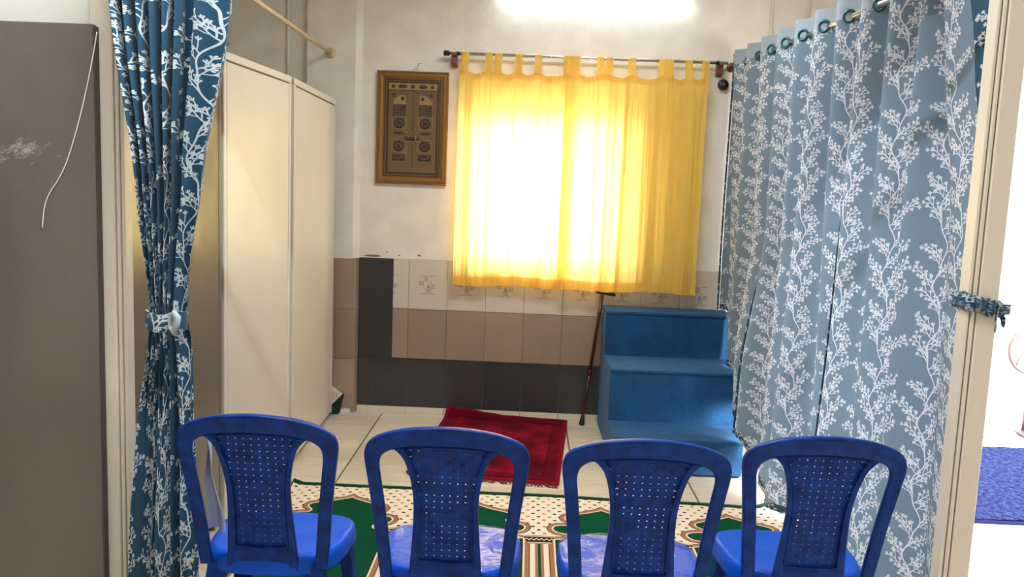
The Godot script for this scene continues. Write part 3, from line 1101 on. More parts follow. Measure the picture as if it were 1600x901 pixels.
# ---------------------------------------------------------------- dark curtain tied on the left
func build_left_curtain() -> void:
	var t := thing("curtain", "dark teal curtain with white twig print, gathered and tied beside the left door post", "curtain", Vector3(0, 0, -2.225))
	var lk := [[0.03, -1.115], [0.42, -1.098], [0.8, -1.075], [1.02, -1.058], [1.12, -1.050], [1.2, -1.052], [1.5, -1.072], [1.96, -1.128], [2.35, -1.165]]
	var rk := [[0.03, -0.915], [0.42, -0.912], [0.8, -0.918], [1.02, -0.928], [1.12, -0.945], [1.2, -0.937], [1.5, -0.890], [1.96, -0.813], [2.35, -0.775]]
	var ph := func(u: float) -> float:
		return TAU * (6.0 * u / 0.66 if u < 0.66 else 6.0 + 1.15 * (u - 0.66) / 0.34)
	var fold := func(u: float, y: float) -> Vector2:
		var up := smoothstep(1.1, 1.9, y)
		var low := smoothstep(1.1, 0.5, y)
		var p: float = ph.call(u)
		var a := lerpf(0.016, 0.042, up) * (1.0 - 0.75 * low)
		var z := a * sin(p) + 0.028 * low * sin(TAU * 2.4 * u + 0.8 + 0.5 * sin(y * 3.0)) + 0.012 * low * sin(TAU * 5.3 * u + y)
		z += -0.03 * (2.0 * u - 1.0) * (2.0 * u - 1.0) * smoothstep(0.3, 0.0, absf(y - 1.1))
		return Vector2(0.35 * a * cos(p) * up, z)
	var nu := 220
	var arc := PackedFloat32Array([0.0])
	for i in nu:
		var u0 := float(i) / nu
		var u1 := float(i + 1) / nu
		var f0: Vector2 = fold.call(u0, 1.6)
		var f1: Vector2 = fold.call(u1, 1.6)
		arc.append(arc[-1] + Vector2(0.21 / nu + f1.x - f0.x, f1.y - f0.y).length())
	var pf := func(u: float, v: float) -> Vector3:
		var y := lerpf(2.34, 0.03, v)
		var f: Vector2 = fold.call(u, y)
		return Vector3(lerpf(pick(lk, y), pick(rk, y), u) + f.x, y, f.y)
	var shift := 0.25 - arc[int(0.84 * nu)] * 0.55 / 0.37
	obj("cloth", sheet(nu, 150, pf, func(u, v): return Vector2(shift + arc[int(round(u * nu))] * 0.55 / 0.37, lerpf(2.34, 0.03, v) / -0.4625)), M.fabric_dark, t)
	# the reverse of its right edge, hanging out behind
	var lf := func(u: float, v: float) -> Vector3:
		var y := lerpf(0.80, 0.49, v)
		return Vector3(-0.905 + u * pick([[0.0, 0.004], [1.0, 0.062]], v) + 0.004 * sin(v * 9.0), y, -0.045 - 0.02 * sin(u * 5.0))
	obj("reverse_flap", sheet(14, 24, lf, func(u, v): return Vector2(u, v)), M.lining, t)
	# tie band with a knot
	var rings := []
	for k in 36:
		var a := TAU * k / 36
		var c := Vector3(-0.996 + 0.051 * cos(a), 1.112 + 0.004 * sin(a * 3.0), 0.0 + 0.052 * sin(a))
		var o := Vector3(cos(a) / 0.060, 0, sin(a) / 0.052).normalized() * 0.004
		rings.append(PackedVector3Array([c + o + Vector3.UP * 0.024, c - o + Vector3.UP * 0.024, c - o - Vector3.UP * 0.024, c + o - Vector3.UP * 0.024]))
	var st := begin()
	loft(st, rings, false, false, true)
	var band := thing("tieback", "blue twig print band with a pale knot tied round the dark curtain", "tieback", Vector3(0, 0, -2.225))
	M.band = M.fabric_dark.duplicate()
	M.band.uv1_triplanar = true
	M.band.uv1_scale = Vector3.ONE * 2.2
	obj("band", done(st), M.band, band)
	st = begin()
	tube(st, [Vector3(-0.965, 1.128, 0.047), Vector3(-0.950, 1.140, 0.058), Vector3(-0.940, 1.128, 0.060), Vector3(-0.944, 1.105, 0.060), Vector3(-0.952, 1.085, 0.056), Vector3(-0.962, 1.100, 0.056)], [0.006, 0.009, 0.010, 0.010, 0.008, 0.006], 10, true)
	obj("knot", done(st), M.knot, band)
	var rt := thing("curtain_rod", "curtain rod over the doorway carrying the dark teal curtain", "curtain rod", Vector3(0, 2.36, -2.225))
	st = begin()
	tube(st, [Vector3(-1.22, 0, 0), Vector3(1.3, 0, 0)], 0.0125, 12)
	obj("pole", done(st), M.chrome, rt)
	for x in [-1.2, 1.28]:
		bx("bracket", Vector3(x - 0.015, -0.02, -0.08), Vector3(x + 0.015, 0.012, 0.01), M.wood_block, rt, 0.004)
	# cloth strip that ties the right curtain to its post
	var k2 := thing("cloth_tie", "crumpled blue cloth strip knotted round the right door post", "tie", Vector3(1.277, 1.235, -2.33))
	st = begin()
	rings = []
	for k in 40:
		var a := TAU * k / 40
		var q := Vector2(cos(a), sin(a))
		var s := 1.0 / maxf(absf(q.x) / 0.050, absf(q.y) / 0.042)
		s = minf(s, 0.058)
		var c := Vector3(q.x * s, -0.012 * q.x + 0.002 * sin(a * 7.0), q.y * s)
		var hh := 0.023 + 0.003 * sin(a * 5.0 + 1.0)
		var o := Vector3(q.x, 0, q.y) * (0.004 + 0.003 * sin(a * 11.0))
		rings.append(PackedVector3Array([c + o + Vector3.UP * hh, c + o * 2.4 + Vector3.UP * hh * 0.4, c + o * 1.2, c + o * 2.2 - Vector3.UP * hh * 0.5, c + o - Vector3.UP * hh, c - o * 0.4 - Vector3.UP * hh, c - o * 0.4 + Vector3.UP * hh]))
	loft(st, rings, true, false, true)
	obj("wrap", done(st), M.band, k2)
	for d in [[0.055, -0.045, 0.03], [0.06, -0.005, 0.04], [0.02, -0.06, 0.052]]:
		st = begin()
		var p0 := Vector3(0.03, -0.01, 0.045)
		var p1 := Vector3(d[0], d[1], d[2] + 0.012)
		rings = []
		for i in 6:
			var f := i / 5.0
			var c := p0.lerp(p1, f) + Vector3(0, 0, 0.006 * sin(f * 7.0))
			var wv := Vector3(0, 0.010 + 0.006 * f, 0.004 * sin(f * 9.0))
			rings.append(PackedVector3Array([c + wv, c + Vector3(0, 0, 0.003), c - wv, c - Vector3(0, 0, 0.002)]))
		loft(st, rings, true)
		obj("loose_end", done(st), M.band, k2)

# ---------------------------------------------------------------- yellow tab-top curtains
func build_yellow_curtains() -> void:
	var specs := [
		["translucent yellow tab top curtain over the left half of the window", -0.486, 0.262, [-0.452, -0.30, -0.242, -0.112, 0.012, 0.195, 0.235], 3, 0.0],
		["translucent yellow tab top curtain over the right half of the window", 0.185, 1.075, [0.21, 0.25, 0.405, 0.455, 0.60, 0.79, 0.835, 0.955, 1.055], 8, 0.034]]
	for s in specs:
		var x0: float = s[1]
		var x1: float = s[2]
		var t := thing("window_curtain", s[0], "curtain", Vector3(0, 0, -5.28 + s[5]), 0.0, "yellow window curtains")
		var nz := FastNoiseLite.new()
		nz.seed = s[4]
		nz.frequency = 1.0
		var w := x1 - x0
		var off := func(u: float, y: float) -> float:
			var d := (2.245 - y) / 1.35
			return 0.012 * sin(TAU * u * w / 0.15 + 1.4 * nz.get_noise_1d(u * 3.0) * 3.0 + 0.4 * d) * (0.7 + 0.5 * d) + 0.010 * nz.get_noise_2d(u * w * 14.0, d * 0.6) + 0.006 * nz.get_noise_2d(u * w * 40.0, d * 0.8 + 9.0)
		var topy := func(u: float) -> float:
			var near := 1.0
			for tx in s[3]: near = minf(near, absf(lerpf(x0, x1, u) - tx))
			return 2.245 - 0.020 * smoothstep(0.0, 0.07, near) + 0.004
		var bot := func(u: float) -> float: return 0.888 + 0.006 * sin(u * 9.0 + s[4])
		var pf := func(u: float, v: float) -> Vector3:
			var y := lerpf(topy.call(u), bot.call(u), v)
			var wob := 0.006 * nz.get_noise_2d(u * 6.0, y * 2.0)
			return Vector3(lerpf(x0, x1, u) + wob, y, off.call(u, y))
		obj("panel", sheet(160, 60, pf, func(u, v): return Vector2(u, v)), M.yellow, t)
		var hf := func(u: float, v: float) -> Vector3:
			var y: float = lerpf(bot.call(u) + 0.062, bot.call(u), v)
			return Vector3(lerpf(x0, x1, u), y, off.call(u, y) + 0.0025)
		obj("bottom_hem", sheet(160, 4, hf, func(u, v): return Vector2(u, v)), M.yellow, t)
		var tf := func(u: float, v: float) -> Vector3:
			var y: float = topy.call(u) + 0.001 - 0.036 * v
			return Vector3(lerpf(x0, x1, u), y, off.call(u, y) + 0.0025)
		obj("top_band", sheet(160, 3, tf, func(u, v): return Vector2(u, v)), M.yellow, t)
		for tx in s[3]:
			var u: float = (tx - x0) / w
			var zc: float = off.call(u, 2.24)
			var lean := rng.randf_range(-0.006, 0.006)
			var lp := func(a: float, b: float) -> Vector3:
				# up the front, over the rod, down the back
				var q: Vector3
				var wide := (b - 0.5) * 0.046
				if a < 0.35: q = Vector3(0, lerpf(2.232, 2.349, a / 0.35), lerpf(zc + 0.003, 0.0125 - s[5], a / 0.35))
				elif a > 0.65: q = Vector3(0, lerpf(2.349, 2.232, (a - 0.65) / 0.35), lerpf(-0.0125 - s[5], zc - 0.003, (a - 0.65) / 0.35))
				else:
					var an := PI * (a - 0.35) / 0.30
					q = Vector3(0, 2.349 + 0.0125 * sin(an), 0.0125 * cos(an) - s[5])
				return q + Vector3(tx + wide + lean * sin(a * PI), 0, 0.003 * sin(b * 6.0 + tx * 30.0) * (1.0 if a < 0.3 else 0.0))
			obj("tab", sheet(24, 6, lp, func(a, b): return Vector2(a, b)), M.yellow, t)

# ---------------------------------------------------------------- floor coverings
func build_carpet() -> void:
	var t := thing("prayer_carpet", "long green and cream prayer carpet with a row of arches under the blue chairs", "carpet", Vector3(0, 0, -3.93))
	var lift := func(x: float, z: float) -> float:
		return 0.006 + 0.045 * smoothstep(1.14, 1.31, x) * smoothstep(0.10, 0.0, z) + 0.03 * smoothstep(-1.06, -1.17, x) * smoothstep(0.1, 0.0, z)
	var pf := func(u: float, v: float) -> Vector3:
		var x := lerpf(-1.13, 1.31, u)
		var z := 1.7 * v + 0.02 * smoothstep(-0.95, -1.13, x) * (1.0 - v) - 0.05 * (x - 0.2) * 0.0
		return Vector3(x, lift.call(x, z) + 0.002 * sin(x * 9.0), z - 0.03 * smoothstep(1.15, 1.31, x) + 0.025 * x * (1.0 - v))
	obj("pile", sheet(80, 60, pf, func(u, v): return Vector2((lerpf(-1.13, 1.31, u) + 0.205) / 0.6 + 0.5, 1.7 * v / 1.2)), M.carpet, t)
	var path := []
	for i in 50:
		var p: Vector3 = pf.call(i / 49.0, 0.0)
		path.append(p + Vector3(0, 0.0015, -0.004))
	var st := begin()
	tube(st, path, 0.006, 6)
	obj("bound_edge", done(st), M.carpet_edge, t)
	for e in [0.0, 1.0]:
		path = []
		for i in 20:
			var p: Vector3 = pf.call(e, i / 19.0)
			path.append(p + Vector3(0, -0.002, 0))
		st = begin()
		tube(st, path, 0.005, 6)
		obj("bound_edge", done(st), M.carpet_edge, t)

func build_red_mat() -> void:
	# corners on the floor
	var tl := Vector3(-0.498, 0, -5.335)
	var tr := Vector3(0.292, 0, -5.235)
	var br := Vector3(0.200, 0, -4.09)
	var bl := Vector3(-0.595, 0, -4.175)
	var t := thing("prayer_mat", "dark red velvet prayer mat with fringed end lying before the dark wall tiles", "mat", Vector3.ZERO)
	var nz := FastNoiseLite.new()
	nz.seed = 9
	nz.frequency = 1.6
	var ground := func(u: float, v: float) -> Vector3: return tl.lerp(tr, u).lerp(bl.lerp(br, u), v)
	var pf := func(u: float, v: float) -> Vector3:
		var p: Vector3 = ground.call(u, v)
		var rise := 0.05 * smoothstep(0.10, 0.0, v) * (0.35 + 0.65 * smoothstep(0.55, 0.0, u))
		return p + Vector3(0, 0.012 + rise + 0.004 * nz.get_noise_2d(u * 3.0, v * 4.0), 0)
	var inner := func(u: float, v: float) -> Vector3: return pf.call(0.022 + u * 0.956, 0.018 + v * 0.955) + Vector3(0, 0.0025, 0)
	obj("velvet", sheet(60, 80, inner, func(u, v): return Vector2(u, v)), M.mat_red, t)
	obj("border", sheet(60, 80, pf, func(u, v): return Vector2(u, v)), M.mat_edge, t)
	var path := []
	for i in 31: path.append(pf.call(i / 30.0, 0.0))
	for i in 31: path.append(pf.call(1.0, i / 30.0))
	for i in 31: path.append(pf.call(1.0 - i / 30.0, 1.0))
	for i in 31: path.append(pf.call(0.0, 1.0 - i / 30.0))
	var st := begin()
	var unique := []
	for p in path:
		if unique.is_empty() or p.distance_to(unique[-1]) > 0.002: unique.append(p - Vector3(0, 0.003, 0))
	tube(st, unique, 0.006, 6, true)
	obj("bound_edge", done(st), M.mat_edge, t)
	for e in [0, 1]:
		st = begin()
		for k in 90:
			var u := (k + 0.5) / 90.0
			var p: Vector3 = pf.call(u, float(e))
			if e == 0 and u < 0.72: continue
			var dirz := 1.0 if e else -0.45
			var a := p + Vector3(0, -0.004, 0)
			var b := a + Vector3(rng.randf_range(-0.012, 0.018), -0.003, 0.020 * dirz)
			var c := b + Vector3(rng.randf_range(-0.014, 0.022), 0, 0.022 * dirz)
			a.y = maxf(a.y, 0.004)
			b.y = 0.004
			c.y = 0.003
			tube(st, [a, b, c], [0.0032, 0.003, 0.0016], 5)
		tag(obj("fringe", done(st), M.fringe, t), "", "", "", "stuff")

func build_stool() -> void:
	var t := thing("step_stool", "blue velvet covered block of three steps against the back wall", "steps", Vector3(0, 0, 0))
	var x0 := 0.5
	var x1 := 1.20
	var zb := -5.335
	var steps := [[0.0, 0.203, -4.324], [0.203, 0.508, -4.665], [0.508, 0.786, -5.075]]
	var side := PackedVector2Array([Vector2(0, 0.012), Vector2(-4.328 - zb, 0.012), Vector2(-4.328 - zb, 0.200), Vector2(-4.669 - zb, 0.200), Vector2(-4.669 - zb, 0.505), Vector2(-5.079 - zb, 0.505), Vector2(-5.079 - zb, 0.783), Vector2(0, 0.783)])
	var wide := func(z: float) -> float: return x1 + 0.098 * clampf((-4.324 - z) / 1.01, 0.0, 1.0)
	var slab := func(called: String, ya: float, yb: float, za: float, zb_: float, m: Material, inset: float) -> void:
		# a bevelled slab whose right end follows the slanted side
		var st := begin()
		var rings := []
		for q in [[0.004, 0.0], [0.0, 0.004], [0.0, 1.0], [0.004, 1.0]]:
			var e: float = q[0]
			var y: float = ya if q[1] == 0.0 else (ya + 0.004 if q[1] < 0.5 else (yb - 0.004 if e == 0.0 else yb))
			rings.append(PackedVector3Array([Vector3(x0 + inset + e, y, za + e), Vector3(wide.call(za) - inset - e, y, za + e), Vector3(wide.call(zb_) - inset - e, y, zb_ - e), Vector3(x0 + inset + e, y, zb_ - e)]))
		loft(st, rings, false, true)
		obj(called, done(st), m, t)
	for right in [false, true]:
		var st := begin()
		var t0 := PackedVector3Array()
		var rings := []
		for o in [-0.016, 0.0]:
			var r := PackedVector3Array()
			for p in side:
				var z: float = p.x + zb
				r.append(Vector3((wide.call(z) + o) if right else (x0 - o), p.y, z))
			rings.append(r)
		var idx := Geometry2D.triangulate_polygon(side)
		for e in 2:
			for i in range(0, idx.size(), 3):
				var q := [rings[e][idx[i]], rings[e][idx[i + 1]], rings[e][idx[i + 2]]]
				t0.append_array([q[0], q[1], q[2]] if e else [q[0], q[2], q[1]])
		for i in side.size():
			var l := (i + 1) % side.size()
			t0.append_array([rings[0][i], rings[0][l], rings[1][l], rings[0][i], rings[1][l], rings[1][i]])
		put(st, t0)
		obj("side_panel", done(st), M.stool, t)
	for k in 3:
		var s: Array = steps[k]
		var back: float = zb if k == 2 else steps[k + 1][2]
		slab.call("tread", s[1] - 0.02, s[1], back, s[2] + 0.005, M.stool_top, 0.001)
		slab.call("riser", maxf(s[0] - 0.01, 0.012), s[1] - 0.018, s[2] - 0.016, s[2], M.stool, 0.0005)
	slab.call("plinth", 0.0, 0.013, zb + 0.01, -4.334, M.black, 0.01)

# ---------------------------------------------------------------- chairs
func back_point(u: float, v: float, d := 0.0) -> Vector3:
	# u across, v up, d out of the rear face
	var lean := 0.165 + 0.085 * pow((v - 0.44) / 0.445, 1.15) if v > 0.44 else 0.165 - (0.44 - v) * 0.1
	return Vector3(u, v, lean - 0.42 * u * u + d)

func ribbon(st: SurfaceTool, A: PackedVector2Array, B: PackedVector2Array, thick: float, lip := 0.0) -> void:
	var rings := []
	for i in A.size():
		var a := A[i]
		var b := B[i]
		var r := PackedVector3Array()
		for k in [[0.0, 0.25 + lip], [0.06, 0.5 + lip], [0.2, 0.5 + lip * 0.4], [0.5, 0.5], [0.86, 0.5], [1.0, 0.3], [1.0, -0.3], [0.9, -0.5], [0.5, -0.5], [0.1, -0.5], [0.0, -0.3]]:
			var p := a.lerp(b, k[0])
			r.append(back_point(p.x, p.y, k[1] * thick))
		rings.append(r)
	loft(st, rings, true, true)

func resample(c: PackedVector2Array, n: int) -> PackedVector2Array:
	var l := [0.0]
	for i in c.size() - 1: l.append(l[-1] + c[i].distance_to(c[i + 1]))
	var out := PackedVector2Array()
	var j := 0
	for k in n:
		var s: float = l[-1] * k / (n - 1)
		while j < c.size() - 2 and l[j + 1] < s: j += 1
		out.append(c[j].lerp(c[j + 1], clampf((s - l[j]) / maxf(l[j + 1] - l[j], 1e-6), 0, 1)))
	return out

func win_half(v: float) -> float:
	return pick([[0.48, 0.074], [0.58, 0.0705], [0.66, 0.070], [0.725, 0.077], [0.78, 0.092], [0.82, 0.110]], v)

func win_top(u: float) -> float:
	return 0.829 - 0.75 * u * u

func make_chair() -> Node3D:
	var t := thing("chair", "", "chair", Vector3.ZERO, 0.0, "blue plastic chairs in a row")
	var back := Node3D.new()
	back.name = "backrest"
	t.add_child(back)
	# outer arch with side posts
	var oh := [Vector2(0.178, 0.425), Vector2(0.186, 0.50), Vector2(0.197, 0.62), Vector2(0.209, 0.72), Vector2(0.217, 0.785), Vector2(0.2135, 0.815), Vector2(0.199, 0.838), Vector2(0.165, 0.858), Vector2(0.1, 0.877), Vector2(0.0, 0.886)]
	var ih := [Vector2(0.146, 0.425), Vector2(0.151, 0.50), Vector2(0.162, 0.62), Vector2(0.1735, 0.72), Vector2(0.178, 0.765), Vector2(0.172, 0.792), Vector2(0.155, 0.808), Vector2(0.137, 0.815), Vector2(0.09, 0.8245), Vector2(0.0, 0.829)]
	var mirror := func(h: Array) -> Array:
		var o := h.duplicate()
		for i in range(h.size() - 2, -1, -1): o.append(Vector2(-h[i].x, h[i].y))
		return o
	var st := begin()
	ribbon(st, spline(mirror.call(oh), 6), spline(mirror.call(ih), 6), 0.020, 0.18)
	obj("arch_frame", done(st), M.chair, back)
	# stiles of the splat
	var outer := [Vector2(0.100, 0.43), Vector2(0.096, 0.49), Vector2(0.089, 0.58), Vector2(0.0865, 0.66), Vector2(0.093, 0.725), Vector2(0.108, 0.78), Vector2(0.126, 0.806), Vector2(0.142, 0.818)]
	for s in [1.0, -1.0]:
		var a := []
		for p in outer: a.append(Vector2(p.x * s, p.y))
		var A := spline(a, 6)
		var B := PackedVector2Array()
		for p in A: B.append(Vector2(win_half(minf(p.y, 0.82)) * s, minf(p.y + 0.006 * smoothstep(0.7, 0.82, p.y), win_top(win_half(0.82)))))
		st = begin()
		ribbon(st, A, B, 0.017)
		obj("stile", done(st), M.chair, back)
	# band under the splat, down to the seat
	st = begin()
	var top := PackedVector2Array()
	var low := PackedVector2Array()
	for i in 17:
		var f := i / 16.0 * 2.0 - 1.0
		top.append(Vector2(f * 0.080, 0.489 + 0.004 * f * f))
		low.append(Vector2(f * 0.104, 0.405))
	ribbon(st, top, low, 0.015)
	obj("lower_band", done(st), M.chair, back)
	# raised line round the woven field
	st = begin()
	var loop := []
	for i in 20: loop.append(Vector2(-win_half(lerpf(0.492, 0.812, i / 19.0)), lerpf(0.492, 0.812, i / 19.0)))
	for i in range(1, 16):
		var u := lerpf(-0.107, 0.107, i / 16.0)
		loop.append(Vector2(u, win_top(u) - 0.002))
	for i in 20: loop.append(Vector2(win_half(lerpf(0.812, 0.492, i / 19.0)), lerpf(0.812, 0.492, i / 19.0)))
	for i in range(1, 12): loop.append(Vector2(lerpf(0.073, -0.073, i / 12.0), 0.490 - 0.004 * sin(PI * i / 12.0)))
	var path := []
	for p in loop: path.append(back_point(p.x, p.y, 0.009))
	tube(st, path, 0.0022, 6, true)
	obj("raised_line", done(st), M.chair, back)
	# woven strips: each row and column its own piece, over and under by turns
	var pitch_x := 0.0208
	var pitch_y := 0.0182
	var amp := 0.0012
	var rows := 19
	for r in rows:
		var v := 0.487 + pitch_y * (r + 0.5)
		var h := win_half(minf(v, 0.82)) + 0.004
		if v > win_top(0.0): continue
		var pts := []
		var n := int(h * 2.0 / pitch_x * 6.0)
		for i in n + 1:
			var u := lerpf(-h, h, float(i) / n)
			if v > win_top(u) + 0.004: continue
			var w := amp * sin(PI * (u / pitch_x + 0.5)) * (1.0 if r % 2 else -1.0)
			pts.append([Vector2(u, v), w])
		if pts.size() > 2: strip(pts, pitch_y * 0.82, false, back)
	for c in range(-6, 7):
		var u := c * pitch_x
		var run := []
		var n := 19 * 6
		for i in n + 2:
			var done_ := i == n + 1
			var v := 0.484 + (0.350 / n) * mini(i, n)
			var inside := not done_ and absf(u) < win_half(minf(v, 0.82)) + 0.003 and v < win_top(u) + 0.005
			if inside:
				var w := amp * sin(PI * ((v - 0.487) / pitch_y)) * (1.0 if posmod(c, 2) else -1.0)
				run.append([Vector2(u, v), w])
			elif run.size() > 3:
				strip(run, pitch_x * 0.82, true, back)
				run = []
			else: run = []
	# seat: a rounded square dish with a rolled skirt
	st = begin()
	var rings := []
	var prof := [[0.0, -0.010], [0.25, -0.0095], [0.5, -0.008], [0.7, -0.005], [0.84, -0.001], [0.92, 0.001], [0.97, -0.002], [1.0, -0.012], [1.012, -0.026], [1.020, -0.048], [1.024, -0.052], [1.012, -0.052], [0.995, -0.03], [0.96, -0.016], [0.5, -0.018], [0.0, -0.020]]
	for p in prof:
		var ring := PackedVector3Array()
		for k in 56: ring.append(seat_point(TAU * k / 56, p[0], p[1]))
		rings.append(ring)
	loft(st, rings, true, true)
	obj("seat", done(st), M.seat, t)
	# legs: angle section, tapering and splayed
	for s in [-1.0, 1.0]:
		st = begin()
		leg(st, Vector3(0.178 * s, 0.425, -0.165), Vector3(0.212 * s, 0.0, -0.215), s, -1.0)
		obj("leg", done(st), M.chair, t)
		st = begin()
		leg(st, Vector3(0.160 * s, 0.428, 0.150), Vector3(0.200 * s, 0.0, 0.225), s, 1.0)
		obj("leg", done(st), M.chair, t)
	return t

func strip(pts: Array, wide: float, upright: bool, parent: Node) -> void:
	var rings := []
	for i in pts.size():
		var p: Vector2 = pts[i][0]
		var w: float = pts[i][1]
		var o := Vector2(wide / 2, 0) if upright else Vector2(0, wide / 2)
		rings.append(PackedVector3Array([back_point(p.x + o.x, p.y + o.y, w + 0.0008), back_point(p.x - o.x, p.y - o.y, w + 0.0008), back_point(p.x - o.x, p.y - o.y, w - 0.0008), back_point(p.x + o.x, p.y + o.y, w - 0.0008)]))
	var st := begin()
	loft(st, rings, false)
	obj("woven_strip", done(st), M.chair, parent)

func seat_point(a: float, r: float, dy: float) -> Vector3:
	var c := cos(a)
	var s := sin(a)
	var e := 2.0 / 3.0
	var x := signf(c) * pow(absf(c), e)
	var z := signf(s) * pow(absf(s), e)
	var wide := lerpf(0.214, 0.186, (z + 1.0) / 2.0)
	var y := 0.447 + dy
	y += 0.010 * z * z * (1.0 if z > 0 else -1.4) * r
	y += 0.012 * x * x * maxf(0.0, r - 0.6) * (1.0 - absf(z) * 0.6)
	return Vector3(x * wide * r, y, z * 0.195 * r - 0.022)

func leg(st: SurfaceTool, a: Vector3, b: Vector3, sx: float, sz: float) -> void:
	var rings := []
	for i in 7:
		var f := i / 6.0
		var c := a.lerp(b, f)
		var w := lerpf(0.056, 0.034, f)
		var th := 0.008
		var x0 := c.x
		var z0 := c.z
		# the corner of the angle is outside
		rings.append(PackedVector3Array([Vector3(x0, c.y, z0), Vector3(x0 - sx * w, c.y, z0), Vector3(x0 - sx * w, c.y, z0 - sz * th), Vector3(x0 - sx * th, c.y, z0 - sz * th), Vector3(x0 - sx * th, c.y, z0 - sz * w), Vector3(x0, c.y, z0 - sz * w)]))
	loft(st, rings, false, true)

func build_chairs() -> void:
	var c0 := make_chair()
	var film := make_film()
	var spots := [
		[-0.706, -2.33, "blue plastic chair with woven back, the one next to the tied dark curtain", 0.0, false],
		[-0.192, -2.29, "blue plastic chair with woven back standing before the dark red mat, film on its seat", 0.0, true],
		[0.327, -2.265, "blue plastic chair with woven back standing before the blue steps, film on its seat", 0.0, true],
		[0.815, -2.36, "blue plastic chair with woven back, the one next to the pale patterned curtains", 0.0, false]]
	for i in 4:
		var s: Array = spots[i]
		var c: Node3D = c0
		if i > 0:
			c = c0.duplicate()
			c.name = "chair_%03d" % i
			add_child(c)
		c.position = Vector3(s[0], 0.009, s[1])
		c.rotation.y = s[3]
		c.set_meta("label", s[2])
	for i in [1, 2]:
		var c := get_node("chair_%03d" % i)
		obj("plastic_film", film, M.film, c)

func make_film() -> ArrayMesh:
	# clear wrapping, crumpled, just over the seat
	var nz := FastNoiseLite.new()
	nz.seed = 21
	nz.frequency = 15.0
	nz.noise_type = FastNoiseLite.TYPE_CELLULAR
	nz.cellular_return_type = FastNoiseLite.RETURN_DISTANCE2_SUB
	var pf := func(u: float, v: float) -> Vector3:
		var a := -TAU * u
		var r := v * 0.99
		var p := seat_point(a, r, 0.0)
		return p + Vector3(0, 0.013 + 0.010 * nz.get_noise_2d(p.x * 0.8, p.z * 0.8) - 0.005 * smoothstep(0.9, 1.0, v), 0)
	return sheet(110, 44, pf, func(u, v): return Vector2(u, v))

